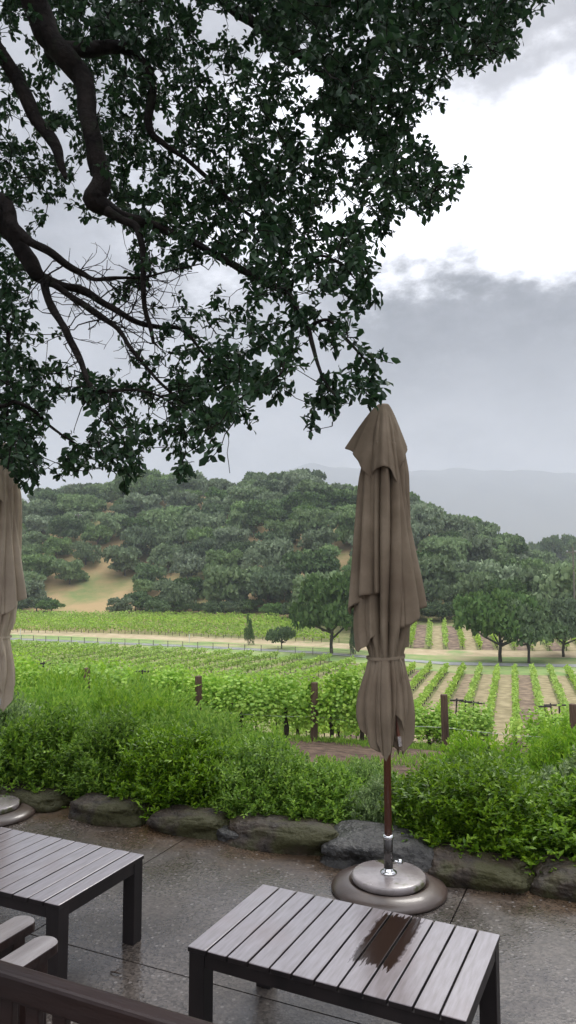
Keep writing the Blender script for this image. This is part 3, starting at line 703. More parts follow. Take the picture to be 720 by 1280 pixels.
    ch = [2.34, 2.36, 2.30, 2.24, 2.30, 2.36, 2.335, 2.30, 2.22, 2.16, 2.205, 2.215, 2.21, 2.16, 2.125, 2.24, 2.33, 2.34]
    cr_ = [.125, .12, .12, .14, .13, .18, .205, .185, .155, .142, .150, .165, .160, .135, .12, .115, .125, .125]
    def hcap(th): return float(np.interp(dg(th) % 360, cd, ch))
    def rcap(th, z, tv, zh):
        rh = float(np.interp(dg(th) % 360, cd, cr_))
        r = 0.028 + (rh - 0.028) * tv ** 0.78
        return r * (1 + 0.16 * tv * (fold(th * 4.5 + 0.6) - .72) + 0.04 * math.sin(th * 17) * tv)
    cloth('vent_cap', 0, 2 * PI, 220, 40, 2.583, hcap, rcap, fab, root, True)
    # tie strap with a knot and hanging end
    s = MB(); n = 64; prev = None; V = []; 
    for k in range(n):
        th = 2 * PI * k / n; r = 0.100 + 0.004 * math.sin(th * 7)
        for dr, dz in ((0, -.008), (.003, -.008), (.003, .008), (0, .008)):
            V.append(((r + dr) * math.cos(th), (r + dr) * math.sin(th), 1.204 + dz + 0.006 * math.cos(th)))
    s.add(V, [(k * 4 + a, ((k + 1) % n) * 4 + a, ((k + 1) % n) * 4 + (a + 1) % 4, k * 4 + (a + 1) % 4) for k in range(n) for a in range(4)])
    s.tube([(0.06, -0.092, 1.204), (0.07, -0.104, 1.18), (0.075, -0.11, 1.13), (0.07, -0.112, 1.09)], [.007, .006, .008, .006], 6)
    s.build('tie_strap', fab, root)
    # wooden ribs whose ends show under the hem
    for k, (a, rr, zb) in enumerate(((-52, .085, .80), (-20, .105, .78), (200, .09, .84), (240, .08, .86), (70, .08, .82), (130, .085, .82))):
        s = MB(); c_, s_ = math.cos(R(a)), math.sin(R(a)); s.tube([(0.02 * c_, .02 * s_, 2.45), (rr * .9 * c_, rr * .9 * s_, 1.6), (rr * .55 * c_, rr * .55 * s_, 1.2), (rr * c_, rr * s_, zb)], 0.011, 6); rb = s.build('rib', M['pole_wood'], root)
        if k == 0:
            s = MB(); s.tube([(rr * c_, rr * s_, zb), (rr * 1.08 * c_, rr * 1.08 * s_, zb - .05)], 0.013, 8); s.build('end_cap', M['chrome'], rb)
    s = MB(); s.tube([(0, 0, 0.27), (0, 0, 1.0), (0, 0, 2.56)], 0.0195, 20); s.build('pole', M['pole_wood'], root, True)
    s = MB(); s.lathe([(.024, .087), (.024, .262), (.021, .266)], 24); sl = s.build('sleeve', M['metal_dark'], root, True)
    s = MB(); s.lathe([(.0265, .258), (.029, .262), (.029, .275), (.0215, .280)], 24); s.build('collar', M['chrome'], root, True)
    s = MB(); s.tube([(0.02, -0.012, 0.150), (0.048, -0.03, 0.150)], .006, 8); 
    s.tube([(0.045, -0.028, .150), (0.050, -0.031, .150), (0.062, -0.037, .150), (0.067, -0.040, .150)], [.008, .017, .017, .009], 14); s.build('knob', M['chrome'], root, True)
    s = MB(); s.lathe([(.035, .088), (.044, .0865), (.043, .092), (.034, .097), (.026, .102), (.0245, .110)], 32); s.build('flange', M['chrome'], root, True)
    # heavy base: domed skirt with a recessed groove and a flat round plate on it
    s = MB(); s.lathe([(.290, 0.0), (.301, .005), (.302, .013), (.293, .026), (.270, .039), (.240, .048), (.214, .053), (.206, .052), (.199, .043), (.10, .043)], 96); s.build('base', M['base'], root, True)
    s = MB(); s.lathe([(.160, .044), (.186, .046), (.193, .052), (.194, .072), (.190, .080), (.181, .0835), (.06, .0855), (.03, .086)], 96); s.build('base_plate', M['base_plate'], root, True)
    return root
U1 = at_z(486, 1112); U2 = at_z(-13, 1019)
make_umbrella('closed taupe umbrella with full pole and round base behind the front table', (U1[0], U1[1], 0), 0, M['fabric'])
make_umbrella('closed beige umbrella cut off by the left edge of the view', (U2[0], U2[1], 0), R(8), M['fabric_light'])

# ------------------------------------------------------------------ shrubs of the hedge
def bush_mesh(nshoot, ll, lw_, per, seed, updir=0.5, squash=1.0, inner=0.45):
    """unit bush: radius 1, height 1 (z 0..1) leaf cloud; leaf sizes in units of metres / 0.62"""
    th = rng.uniform(0, 2 * PI, nshoot); cz = rng.uniform(0.0, 1, nshoot) ** 0.8
    el = np.arcsin(np.clip(cz, 0, 1))
    dirs = np.stack([np.cos(th) * np.cos(el), np.sin(th) * np.cos(el), np.sin(el)], -1)
    lump = np.array([1 + 0.20 * mnoise.noise(Vector(d) * 2.1 + Vector((seed, 0, 0))) + 0.13 * mnoise.noise(Vector(d) * 5 + Vector((seed, 3, 0))) + .06 * mnoise.noise(Vector(d) * 11 + Vector((seed, 3, 0))) for d in dirs])
    fr = rng.uniform(inner, 1, nshoot) ** 0.6
    P = dirs * (lump * fr)[:, None] * np.array([1, 1, squash])
    sd_ = unit(dirs * 0.7 + np.array([0, 0, updir]) + rng.normal(size=(nshoot, 3)) * 0.38)
    sl = rng.uniform(0.12, 0.26, nshoot)
    pos, d, nr = [], [], []
    for k in range(per):
        f = k / (per - 1)
        pk = P + sd_ * (sl * (f - 0.6))[:, None]
        a = th + k * 2.4 + rng.uniform(-.4, .4, nshoot)
        side = unit(np.stack([np.cos(a), np.sin(a), np.zeros(nshoot)], -1) + rng.normal(size=(nshoot, 3)) * .25)
        dk_ = unit(side * (1.0 - 0.55 * f) + sd_ * (0.35 + .6 * f) - np.array([0, 0, 0.15]))
        pos.append(pk); d.append(dk_); nr.append(unit(np.array([0, 0, 1.0]) + sd_ * .5 + rng.normal(size=(nshoot, 3)) * .3))
    pos = np.concatenate(pos); d = np.concatenate(d); nr = np.concatenate(nr); n = len(pos)
    ln = rng.uniform(.7, 1.2, n) * ll; wd = ln * lw_
    return leaves(pos, d, nr, ln, wd, 'fold'), P, sd_, sl
def shoots_mesh(P, sd_, n, r=0.006):
    s = MB()
    idx = rng.choice(len(P), min(n, len(P)), replace=False)
    for i in idx:
        a = np.array([P[i][0] * .12, P[i][1] * .12, 0]); b = P[i]; m_ = (a + b) / 2 + np.array([P[i][0] * .15, P[i][1] * .15, -.08])
        s.tube([a, m_, b], [r * 1.6, r * 1.2, r * .6], 3, cap=False)
    return s
bush_src = {}
for kind, (ns, ll, lw_, per, up, inn, mat) in {
        'dark': (2500, .072, .46, 10, .55, .40, 'hedge_leaf'), 'dark2': (2500, .078, .44, 10, .5, .40, 'hedge_leaf'), 'dark3': (2400, .068, .48, 10, .7, .4, 'hedge_leaf'),
        'light': (2000, .075, .40, 11, .8, .35, 'hedge_leaf_light'), 'light2': (2000, .068, .44, 11, .8, .35, 'hedge_leaf_light')}.items():
    (V, Fc), P, sd_, sl = bush_mesh(ns, ll, lw_, per, len(kind) * 3.3 + per, up, 1.0, inn)
    f = mesh_np('foliage', V, Fc, M[mat]); st = shoots_mesh(P, sd_, 130).build('stems', M['stem'])
    bush_src[kind] = (f.data, st.data); bpy.data.objects.remove(f); bpy.data.objects.remove(st)
def bush(kind, x, y, r, ztop, zbase, label, grp='shrubs of the hedge behind the boulders', rz=None):
    if grp.startswith('shrubs'): x, y = x - .09, y - .21
    root = empty('hedge_shrub', (x, y, zbase), random.uniform(0, 6.28) if rz is None else rz)
    tag(root, label, 'shrub', grp)
    for nme, d in zip(('foliage', 'stems'), bush_src[kind]):
        o = bpy.data.objects.new(nme, d); o.scale = (r, r, (ztop - zbase) * 0.98); link(o, root)
    return root
G1 = 'shrubs of the hedge behind the boulders'; G2 = 'pale shrubs behind the hedge'
bush('dark', 1.22, 4.82, .62, .47, -.05, 'dense green shrub right of the umbrella pole, over the wide dark boulder')
bush('dark2', 2.02, 4.66, .66, .45, -.05, 'dense green shrub at the right edge above the brown boulder')
bush('dark3', 2.95, 4.3, .66, .45, -.05, 'green shrub beyond the right edge of the hedge')
bush('dark3', 1.55, 5.45, .62, .36, -.25, 'green shrub peeking over the back of the right hedge')
bush('dark2', 2.5, 5.5, .7, .42, -.25, 'green shrub behind the shrub at the right edge')
bush('dark', .66, 5.75, .36, .22, -.2, 'low green shrub behind the umbrella pole')
bush('dark3', .74, 5.02, .34, .30, -.05, 'small green shrub filling the gap just right of the umbrella pole')
bush('dark2', .30, 5.24, .44, .33, -.05, 'smallest green shrub, just left of the umbrella pole')
bush('dark3', -.10, 5.42, .52, .44, -.05, 'rounded green shrub over the longest mossy boulder')
bush('dark', -.72, 5.66, .58, .50, -.05, 'tall rounded green shrub over the boulder with white flecks')
bush('dark2', -1.25, 5.95, .52, .54, -.05, 'green shrub over the rounded boulder with the mossy half')
bush('dark3', -1.82, 6.10, .60, .58, -.05, 'green shrub behind the left table, over the small stone')
bush('dark', -2.45, 6.35, .62, .62, -.05, 'green shrub partly behind the left umbrella')
bush('dark2', -3.2, 6.6, .7, .6, -.05, 'green shrub out past the left umbrella')
bush('light', -3.25, 7.8, .75, .50, -.7, 'pale feathery shrub behind the left umbrella', G2)
bush('light2', -2.35, 7.6, .72, .52, -.7, 'pale feathery shrub behind the hedge near the thin stake', G2)
bush('light', -1.55, 7.4, .70, .46, -.7, 'pale feathery shrub in front of the leftmost wooden post', G2)
bush('light2', -.85, 7.1, .62, .36, -.6, 'pale feathery shrub between the two left wooden posts', G2)
bush('light', -.25, 6.8, .5, .20, -.55, 'low pale shrub behind the rounded green shrub', G2)
bush('light2', -2.8, 9.2, .8, .42, -1.1, 'farthest pale shrub on the left, below the vineyard', G2)
bush('light', -1.75, 9.0, .8, .30, -1.1, 'far pale shrub just below the leftmost post', G2)
bush('light2', .75, 6.6, .38, -.13, -.6, 'small pale shrub in the gap by the umbrella pole', G2)
bush('light', 1.75, 6.6, .55, .20, -.6, 'pale shrub showing over the right hedge below the post', G2)
bush('light2', 2.7, 6.8, .6, .28, -.6, 'pale shrub over the hedge near the right edge', G2)

# ------------------------------------------------------------------ near vines, posts, stakes
def gz(x, y): return float(terrain(x, y))
posts = [(108, 835, 20.6), (248, 845, 20.2), (393, 853, 19.7), (555, 868, 19.4), (716, 880, 19.2)]
plab = ['leftmost short wooden post above the pale shrubs', 'second wooden post from the left, tilted slightly', 'tall wooden post just left of the umbrella', 'wooden post just right of the umbrella', 'dark wooden post at the right edge']
for (px, py, dep), lb in zip(posts, plab):
    tp = at_d(px, py, dep); s = MB(); zb = gz(tp[0], tp[1]) - .3
    s.tube([(0, 0, zb - tp[2]), (0.01, 0, (zb - tp[2]) / 2), (0, 0.01, -.02), (0, .01, 0)], [.100, .098, .094, .085], 12, wob=.08)
    o = s.build('wooden_post', M['post_wood']); o.location = tuple(tp); o.rotation_euler = (R(random.uniform(-1, 1)), R(random.uniform(-1.5, 1.5)), 0)
    tag(o, lb, 'post', 'wooden end posts of the near vines')
s = MB()
pts = []
for k in range(4):
    a = at_d(posts[k][0], posts[k][1], posts[k][2]); b = at_d(posts[k + 1][0], posts[k + 1][1], posts[k + 1][2])
    for q in range(8): f = q / 8; c = a * (1 - f) + b * f; pts.append((c[0], c[1], gz(c[0], c[1]) + .62 - .05 * math.sin(f * PI)))
s.tube(pts, .006, 5); tag(s.build('trellis_wire', M['wire']), 'thin pale wire strung low between the wooden posts', 'wire')

def vine_src(seed):
    s = MB(); 
    s.tube([(0, 0, -.1), (.03, .02, .3), (-.02, -.01, .7), (0.02, 0, .95)], [.06, .05, .045, .04], 7, wob=.3)
    for sg in (-1, 1):
        s.tube([(0, 0, .93), (sg * .25, .02, 1.0), (sg * .55, -.02, .98)], [.035, .028, .018], 6)
    tr = s.build('trunk', M['vine_wood']); 
    n = 1500
    ax = rng.uniform(-.75, .75, n); hh = rng.beta(1.6, 1.5, n)
    P = np.stack([ax, rng.normal(0, .24, n) * (1.0 - .3 * hh), .62 + hh * (1.15 + .25 * np.sin(ax * 5 + seed))], -1)
    dn = rng.random(n) < .18; P[dn, 2] -= .35; P[dn, 1] *= 1.5
    d = unit(np.stack([rng.normal(0, .6, n), np.sign(P[:, 1]) * .6 + rng.normal(0, .5, n), -.4 + rng.normal(0, .35, n)], -1))
    nr = unit(np.stack([rng.normal(0, .4, n), np.sign(P[:, 1]) * .8, .8 + rng.normal(0, .3, n)], -1))
    ln = rng.uniform(.065, .115, n)
    parts = [leaves(P, d, nr, ln, ln * .95, 'oak')]
    k = 40; bx = rng.uniform(-.7, .7, k)
    for q in range(6):
        tp = np.stack([bx + .03 * q * np.sin(bx * 40), rng.normal(0, .1, k), 1.5 + .12 * q * np.abs(np.sin(bx * 31 + 1)) + 0 * bx], -1)
        parts.append(leaves(tp, rdir(k) + [0, 0, .5], rdir(k) + [0, 0, .8], np.full(k, .10), np.full(k, .09), 'oak'))
    V, Fc = merge(parts); fo = mesh_np('foliage', V, Fc, M['vine_leaf'])
    r = (tr.data, fo.data); bpy.data.objects.remove(tr); bpy.data.objects.remove(fo); return r
vines = [vine_src(k) for k in range(4)]
vine_spots = []
def vline(pa, da, pb, db, n, hs=1.0, lab=''):
    a = at_d(pa, 900, da); b = at_d(pb, 900, db)
    for k in range(n):
        f = (k + .5) / n; x = a[0] * (1 - f) + b[0] * f; y = a[1] * (1 - f) + b[1] * f
        vine_spots.append((x, y, hs, math.atan2(b[1] - a[1], b[0] - a[0]), f'{lab}, {ORD[k]} from its left end'))
vline(-40, 21.2, 385, 20.2, 8, .80, 'leafy grapevine in the front row left of the umbrella')
vline(395, 20.0, 470, 19.9, 2, 1.0, 'tall grapevine in the front row right beside the umbrella')
vline(470, 21.4, 602, 21.2, 3, .66, 'bright grapevine behind the post right of the umbrella')
vline(668, 21.0, 800, 20.6, 3, .72, 'bright grapevine in the front row near the right edge')
vline(-60, 24.5, 500, 23.6, 10, .92, 'bright grapevine in the second row on the slope')
vline(-60, 28, 500, 27.5, 11, 1.1, 'bright grapevine in the third row down the slope')
for k, (x, y, hs, a, lb) in enumerate(vine_spots):
    root = empty('grapevine', (x, y, gz(x, y)), a + random.uniform(-.1, .1)); tag(root, lb, 'grapevine', 'individual grapevines on the near slope')
    sc = random.uniform(.92, 1.08)
    for nme, d in zip(('trunk', 'foliage'), vines[k % 4]):
        o = bpy.data.objects.new(nme, d); o.scale = (1.05 * sc, 1.05, hs * sc * (1.0)); link(o, root)

tst = [(55, 828, 24), (178, 838, 24), (213, 848, 26), (310, 853, 24), (344, 857, 25), (361, 862, 25), (571, 874, 24), (582, 876, 26), (592, 877, 28), (598, 878, 27), (681, 882, 26), (688, 880, 27), (699, 880, 25)]
for px, py, dep in tst:
    tp = at_d(px, py, dep); s = MB(); zb = gz(tp[0], tp[1]) - tp[2]; wv = .22
    ln = (random.uniform(-.12, .12)); 
    s.tube([(ln * 2, 0, zb), (0, 0, 0.03)], .028, 6); sp = s.build('stake', M['stake']); sp.location = tuple(tp)
    s = MB(); s.box(-wv, wv, -.03, .03, -.06, -.01); s.build('crossarm', M['stake'], sp)
    sp.name = 'trellis_stake'
    near_ = 'left of the umbrella' if px < 480 else ('beside the right wooden post' if px < 640 else 'near the right edge')
    sp_l = {55: 'dark T-shaped vine stake nearest the left umbrella', 178: 'leaning dark T-shaped vine stake between the two left posts', 213: 'small dark T-shaped vine stake left of the second post', 310: 'dark T-shaped vine stake between second and third posts', 344: 'small dark T-shaped stake in the vines left of the third post', 361: 'smallest T-shaped stake just left of the third post'}.get(px)
    tag(sp, sp_l or f'dark T-shaped vine stake {near_}, {ORD[[t_[0] for t_ in tst if (t_[0] > 640) == (px > 640) and t_[0] > 480].index(px)]} of its cluster', 'stake', 'T-shaped vine stakes')

# grass and weeds on the bare slope behind the hedge
n = 9000
gx_ = rng.uniform(-9, 8, n); gy_ = rng.uniform(7.5, 32, n)
keep = np.array([mnoise.noise(Vector((a * .5, b * .5, 2))) + .35 * mnoise.noise(Vector((a * 2, b * 2, 7))) > (-.05 if b < 12 or b > 19 else .14) for a, b in zip(gx_, gy_)])
gx_, gy_ = gx_[keep], gy_[keep]; gx_ = np.repeat(gx_, 5) + rng.normal(0, .07, len(gx_) * 5); gy_ = np.repeat(gy_, 5) + rng.normal(0, .07, len(gy_) * 5); n = len(gx_)
P = np.stack([gx_, gy_, terrain(gx_, gy_) - .01], -1); ln = rng.uniform(.06, .22, n)
V, Fc = leaves(P, rng.normal(0, .35, (n, 3)) + [0, 0, 1], rdir(n), ln, np.full(n, .022), 'fold')
tag(mesh_np('grass', V, Fc, M['hedge_leaf_light']), 'short green weeds on the soil between hedge and vines', 'grass', kind='stuff')

# ------------------------------------------------------------------ vineyard rows on the valley floor
def field_row(p0, p1, name_label, grp, hgt=1.05, dens=15, wid=.30, base_h=.42, ls=1.0):
    p0 = np.array(p0, float); p1 = np.array(p1, float); Ln = np.linalg.norm(p1 - p0)
    if Ln < 3: return
    u = (p1 - p0) / Ln; side = np.array([-u[1], u[0]])
    n = int(Ln * dens); s_ = np.sort(rng.uniform(0, Ln, n))
    vig = np.array([0.75 + .35 * mnoise.noise(Vector((q * .8, p0[0], 1))) + .2 * mnoise.noise(Vector((q * .25, p0[0], 5))) for q in s_])
    off = rng.normal(0, wid * .5, n)
    xy = p0[None] + u[None] * s_[:, None] + side[None] * off[:, None]
    zb = terrain(xy[:, 0], xy[:, 1])
    z = zb + base_h + rng.beta(1.5, 1.4, n) * (hgt - base_h) * (0.7 + .6 * vig)
    P = np.stack([xy[:, 0], xy[:, 1], z], -1)
    d = unit(rng.normal(size=(n, 3)) * [1, 1, .7] + [0, 0, .3]); ln = rng.uniform(.20, .36, n) * ls
    V, Fc = leaves(P, d, unit(rdir(n) + [0, 0, .9]), ln, ln * .8, 'clump')
    c = p0; root = empty('vine_row', (c[0], c[1], gz(*c)))
    tag(root, name_label, 'vine row', grp)
    sh = np.array([c[0], c[1], gz(*c)])
    mesh_np('foliage', V - sh, Fc, M['field_vine'], root)
    s = MB(); k = 0.6
    while k < Ln:
        q = p0 + u * k; zq = gz(*q)
        w_ = .035
        V4 = [(q[0] + a * w_ - sh[0], q[1] + b * w_ - sh[1], zz_ - sh[2]) for zz_ in (zq - .05, zq + base_h + .2) for a, b in ((-1, -1), (1, -1), (1, 1), (-1, 1))]
        s.add(V4, [(0, 1, 5, 4), (1, 2, 6, 5), (2, 3, 7, 6), (3, 0, 4, 7), (4, 5, 6, 7)]); k += 1.5
    t_ = s.build('vine_trunks', M['vine_wood'], root); t_['kind'] = 'stuff'
SP = 1.8
# right block rows, direction towards the vanishing point (640,725)
dr = np.array([.297, .955]); dr /= np.linalg.norm(dr); nr_ = np.array([dr[1], -dr[0]])
def rrow(u, y0, y1):
    # points on line perp coord u with y=y0..y1
    t0 = (y0 - (nr_ * u)[1]) / dr[1]; t1 = (y1 - (nr_ * u)[1]) / dr[1]
    return nr_ * u + dr * t0, nr_ * u + dr * t1
us = np.arange(-13.0, 19, SP); ridx = 0
u_off = 0.35
alley_V, alley_F, alley_A = [], [], []
for k, u in enumerate(us):
    u = u + u_off
    a, b = rrow(u, 30, 100)
    yend = float(road_y(b[0])) - 6.5
    a, b = rrow(u, 33 if u > -4 else 40, yend)
    field_row(a, b, f'long straight vine row in the right field, {ORD[k]} counted from the umbrella', 'straight vine rows right of the umbrella', hgt=.95, dens=34, wid=.18, ls=.75)
    typ = [0, 1, 0, .1, .6, 0.15, .1, .9, 0.05, .0, .15, .9, .15, 0.1, .8, .1, .2, .5][k % 18]
    m_ = 40
    q0, q1 = rrow(u + .28, 33, yend); r0, r1 = rrow(u + SP - .28, 33, yend)
    bs = len(alley_V)
    for i in range(m_):
        f = i / (m_ - 1)
        for (c0, c1) in ((q0, q1), ((q0 + r0) / 2, (q1 + r1) / 2), (r0, r1)):
            c = c0 * (1 - f) + c1 * f; alley_V.append((c[0], c[1], gz(*c) + .045)); alley_A.append(typ)
    for i in range(m_ - 1):
        for j in range(2): alley_F.append((bs + i * 3 + j, bs + i * 3 + j + 1, bs + (i + 1) * 3 + j + 1, bs + (i + 1) * 3 + j))
o = mesh_np('vineyard_alleys', alley_V, alley_F, M['alley']); tag(o, kind='structure')
at = o.data.attributes.new('alley', 'FLOAT', 'POINT'); at.data.foreach_set('value', alley_A)
# left block rows, direction (760,720)
dl = np.array([.406, .914]); dl /= np.linalg.norm(dl); nl_ = np.array([dl[1], -dl[0]])
k = 0
for u in np.arange(-25, -104, -3.7):
    best = []
    for tpos in np.linspace(0, 190, 381):
        q = nl_ * u + dl * tpos
        if q[1] < 36 or q[0] < -78 or q[1] > road_y(q[0]) - 9.5: continue
        if nr_ @ q > -14.2: continue
        best.append(q)
    if len(best) > 8:
        field_row(best[0], best[-1], f'slanting vine row in the left field, {ORD[k]} going back from the umbrella', 'slanting vine rows of the left field', hgt=.95, dens=46, wid=.24, base_h=.34, ls=.7); k += 1
# far block beyond the road, left: rows roughly along the road; right: rows running up the slope
for k in range(9):
    X_ = np.linspace(-85, 8, 2); off = 13.4 + k * 2.6
    p0 = (-85, float(road_y(-85)) + off); p1 = (8 - k * 1.2, float(road_y(8 - k * 1.2)) + off)
    # follow bend: two segments
    pm = (-30, float(road_y(-30)) + off)
    field_row(p0, pm, f'far vine row beyond the road on the left, {ORD[k]} back from the track', 'far vine rows beyond the road', hgt=1.35, dens=24, base_h=.5)
    field_row(pm, p1, f'far vine row beyond the road behind the sapling, {ORD[k]} back from the track', 'far vine rows beyond the road', hgt=1.35, dens=24, base_h=.5)
farA_V, farA_F, farA_A = [], [], []
for k, x0_ in enumerate(np.arange(10.5, 52, 2.3)):
    y0 = float(road_y(x0_)) + 13.0; dx = .25
    a = np.array([x0_, y0]); b = a + np.array([.20, .98]) * (22 if k < 7 else 18)
    field_row(a, b, f'short vine row climbing beyond the road on the right, {ORD[k]} from the umbrella', 'short vine rows climbing beyond the road', hgt=1.2, dens=17)
    m_ = 12; bs = len(farA_V)
    for i in range(m_):
        f = i / (m_ - 1); c = a * (1 - f) + b * f
        for e in (.35, 1.95): farA_V.append((c[0] + e, c[1], gz(c[0] + e, c[1]) + .05)); farA_A.append([0.1, 1.0, .2, 1, .0, 1.0][k % 6])
    for i in range(m_ - 1): farA_F.append((bs + i * 2, bs + i * 2 + 1, bs + i * 2 + 3, bs + i * 2 + 2))
o = mesh_np('far_alleys', farA_V, farA_F, M['alley']); tag(o, kind='structure')
at = o.data.attributes.new('alley', 'FLOAT', 'POINT'); at.data.foreach_set('value', farA_A)

# roadside fence
root = empty('roadside_fence', (-47, float(road_y(-47)) - 3, gz(-47, float(road_y(-47)) - 3))); tag(root, 'low wire fence with thin posts along the near side of the road', 'fence')
o0 = np.array(root.location); X_ = np.arange(-47, 12, 2.4); pw = []
for x in X_:
    y = float(road_y(x)) - 3.0; z = gz(x, y); s = MB(); s.box(x - .05 - o0[0], x + .05 - o0[0], y - .05 - o0[1], y + .05 - o0[1], z - .1 - o0[2], z + 1.05 - o0[2]); s.build('post', M['pole_grey'], root)
    pw.append((x - o0[0], y - o0[1], z - o0[2]))
s = MB()
for h in (.45, .95): s.tube([(a, b, c + h) for a, b, c in pw], .02, 4)
s.build('wire', M['pole_grey'], root)
for px, py, dep, lb in ((231, 802, 113, 'white marker stake left of the sapling by the fence'), (12, 790, 126, 'white marker stake far left by the road'), (444, 806, 99, 'white marker stake by the road near the big oak')):
    b = at_d(px, py + 4, dep); z = gz(b[0], dep); s = MB(); s.box(-.05, .05, -.05, .05, 0, 1.5, .01); o = s.build('marker_stake', M['white']); o.location = (b[0], dep + 5, gz(b[0], dep + 5)); tag(o, lb, 'stake', 'white marker stakes by the road')

# ------------------------------------------------------------------ hill trees
def crown_mesh(nface, seed, shape='oak', size=.44):
    nb = {'cone': 9, 'oak': 34, 'high': 34}.get(shape, 20)
    cs = []
    for k in range(nb):
        a = rng.uniform(0, 2 * PI); rr = math.sqrt(rng.uniform(0, 1)) * .76; zc_ = rng.uniform(.38, .82) if shape == 'high' else rng.uniform(.18, .82)
        zc_ = min(zc_, .92 - .35 * rr ** 2)
        if shape == 'cone': zc_ = .12 + .8 * k / nb; rr *= (1 - zc_) * .8
        if shape == 'round': zc_ = rng.uniform(.25, .68)
        rad = rng.uniform(.13, .29) if shape != 'cone' else .34 * (1.12 - zc_)
        cs.append((rr * math.cos(a), rr * math.sin(a), zc_, rad))
    cs = np.array(cs); idx = rng.choice(len(cs), nface, p=cs[:, 3] ** 2 / (cs[:, 3] ** 2).sum())
    d = rdir(nface); d[:, 2] = np.where(d[:, 2] < -.35, -d[:, 2] * .6, d[:, 2]); d = unit(d)
    ln_ = np.array([1 + .28 * mnoise.noise(Vector(q) * 3 + Vector((seed, i_, 0))) for q, i_ in zip(d, idx)])
    rr = cs[idx, 3] * ln_ * rng.uniform(.55, 1.12, nface) ** .6
    P = cs[idx, :3] + d * rr[:, None] * np.array([1, 1, .62 if shape != 'cone' else 1.1])
    ld = unit(d * .5 + rdir(nface) * .9 + [0, 0, .15]); nn = unit(d + rdir(nface) * .55)
    ln = rng.uniform(.6, 1.3, nface) * size / 5.5
    V, Fc = leaves(P, ld, nn, ln, ln * .85, 'clump'); return V, Fc, cs
def tree_src(seed, shape, nface, size, mat, trunk_h):
    V, Fc, cs = crown_mesh(nface, seed, shape, size)
    f = mesh_np('crown', V, Fc, M[mat]); s = MB()
    s.tube([(0, 0, -.08), (.01, .01, .12), (-.015, 0, .26), (.01, 0, .42)], [.045, .036, .032, .022], 8, wob=.2)
    for c in cs[:9]:
        st = np.array([0, 0, rng.uniform(.16, .3)]); mid = (st + c[:3]) / 2 + rng.normal(0, .04, 3)
        s.tube([st, mid, c[:3]], [.018, .012, .005], 5, cap=False)
    tr = s.build('trunk', M['hill_bark']); r = (tr.data, f.data)
    bpy.data.objects.remove(tr); bpy.data.objects.remove(f); return r
oaks = [tree_src(k * 3.1, 'oak', 3400, .50, 'hill_leaf', .3) for k in range(5)] + [tree_src(40 + k, 'oak', 3400, .46, 'hill_leaf_dark', .3) for k in range(3)] + [tree_src(60, 'round', 3000, .42, 'hill_leaf_dark', .2)]
def place_tree(src, x, y, r, h, label, grp, name='oak_tree', cat='tree', z=None, rz=None):
    root = empty(name, (x, y, gz(x, y) if z is None else z), random.uniform(0, 6.28) if rz is None else rz); tag(root, label, cat, grp)
    for nme, d in zip(('trunk', 'crown'), src):
        o = bpy.data.objects.new(nme, d); o.scale = (r, r, h); link(o, root)
    return root
cand = []
dstep = 8.6; dep = 0
rows_ = np.arange(0, 140, 10.2)
for j, dd in enumerate(rows_):
    xw = -160
    while xw < 200:
        x = xw + random.uniform(-2.4, 2.4); y = float(road_y(x)) + 36 + dd + random.uniform(-2.6, 2.6)
        xw += 10.4
        px, py = proj(x, y, gz(x, y))
        if px < -130 or px > 800: continue
        # open grassy patches on the hill foot
        if dd < 60:
            if (abs(px - 122) / 50) ** 2 + (abs(py - 750) / 22) ** 2 < 1: continue
            if (abs(px - 40) / 50) ** 2 + (abs(py - 768) / 7) ** 2 < 1: continue
            if 190 < px < 360 and py > 769: continue
            if 505 < px < 600 and py > 770: continue
        if (abs(px - 582) / 12) ** 2 + (abs(py - 712) / 8) ** 2 < 1: continue
        cand.append((x, y, px, py, dd))
cand.sort(key=lambda c: c[1])
cnt = 0; inview = 0; far_parts = []
for x, y, px, py, dd in cand:
    rr = random.uniform(4.8, 8.0); hh = rr * random.uniform(1.15, 1.45)
    if dd < 25 and (px < 110 or 130 < px < 240): rr *= .72; hh *= .66
    if abs(px - 118) < 75 and py > 725: rr *= .8; hh *= .8
    side_ = 'left' if px < 180 else ('centre left' if px < 330 else ('centre' if px < 470 else 'right'))
    lvl = 'foot' if dd < 35 else ('middle' if dd < 95 else 'crest')
    dark = random.random() < (.16 if dd > 30 else .45)
    src = oaks[random.randrange(5, 9)] if dark else oaks[random.randrange(0, 5)]
    lab = f'{"dark green" if dark else "grey-green"} oak in the dense wood at the {lvl} of the {side_} hillside'
    place_tree(src, x, y, rr, hh, lab, 'oaks covering the hillside'); cnt += 1
print('hill trees', cnt)
# brush along the foot of the wood
for k in range(34):
    px = -20 + k * 22.5 + random.uniform(-8, 8)
    if 78 < px < 165: continue
    x = (px - 360) / 900 * 150; y = float(road_y(x)) + random.uniform(37, 45); x = (px - 360) / 900 * y; y = float(road_y(x)) + random.uniform(37, 43)
    if px > 500: y += 4
    rr = random.uniform(2.4, 4.2)
    place_tree(oaks[8], x, y, rr, rr * 1.05, 'dark low bush in the line along the foot of the wood above the vines', 'low bushes along the foot of the wood', 'bush', 'bush')
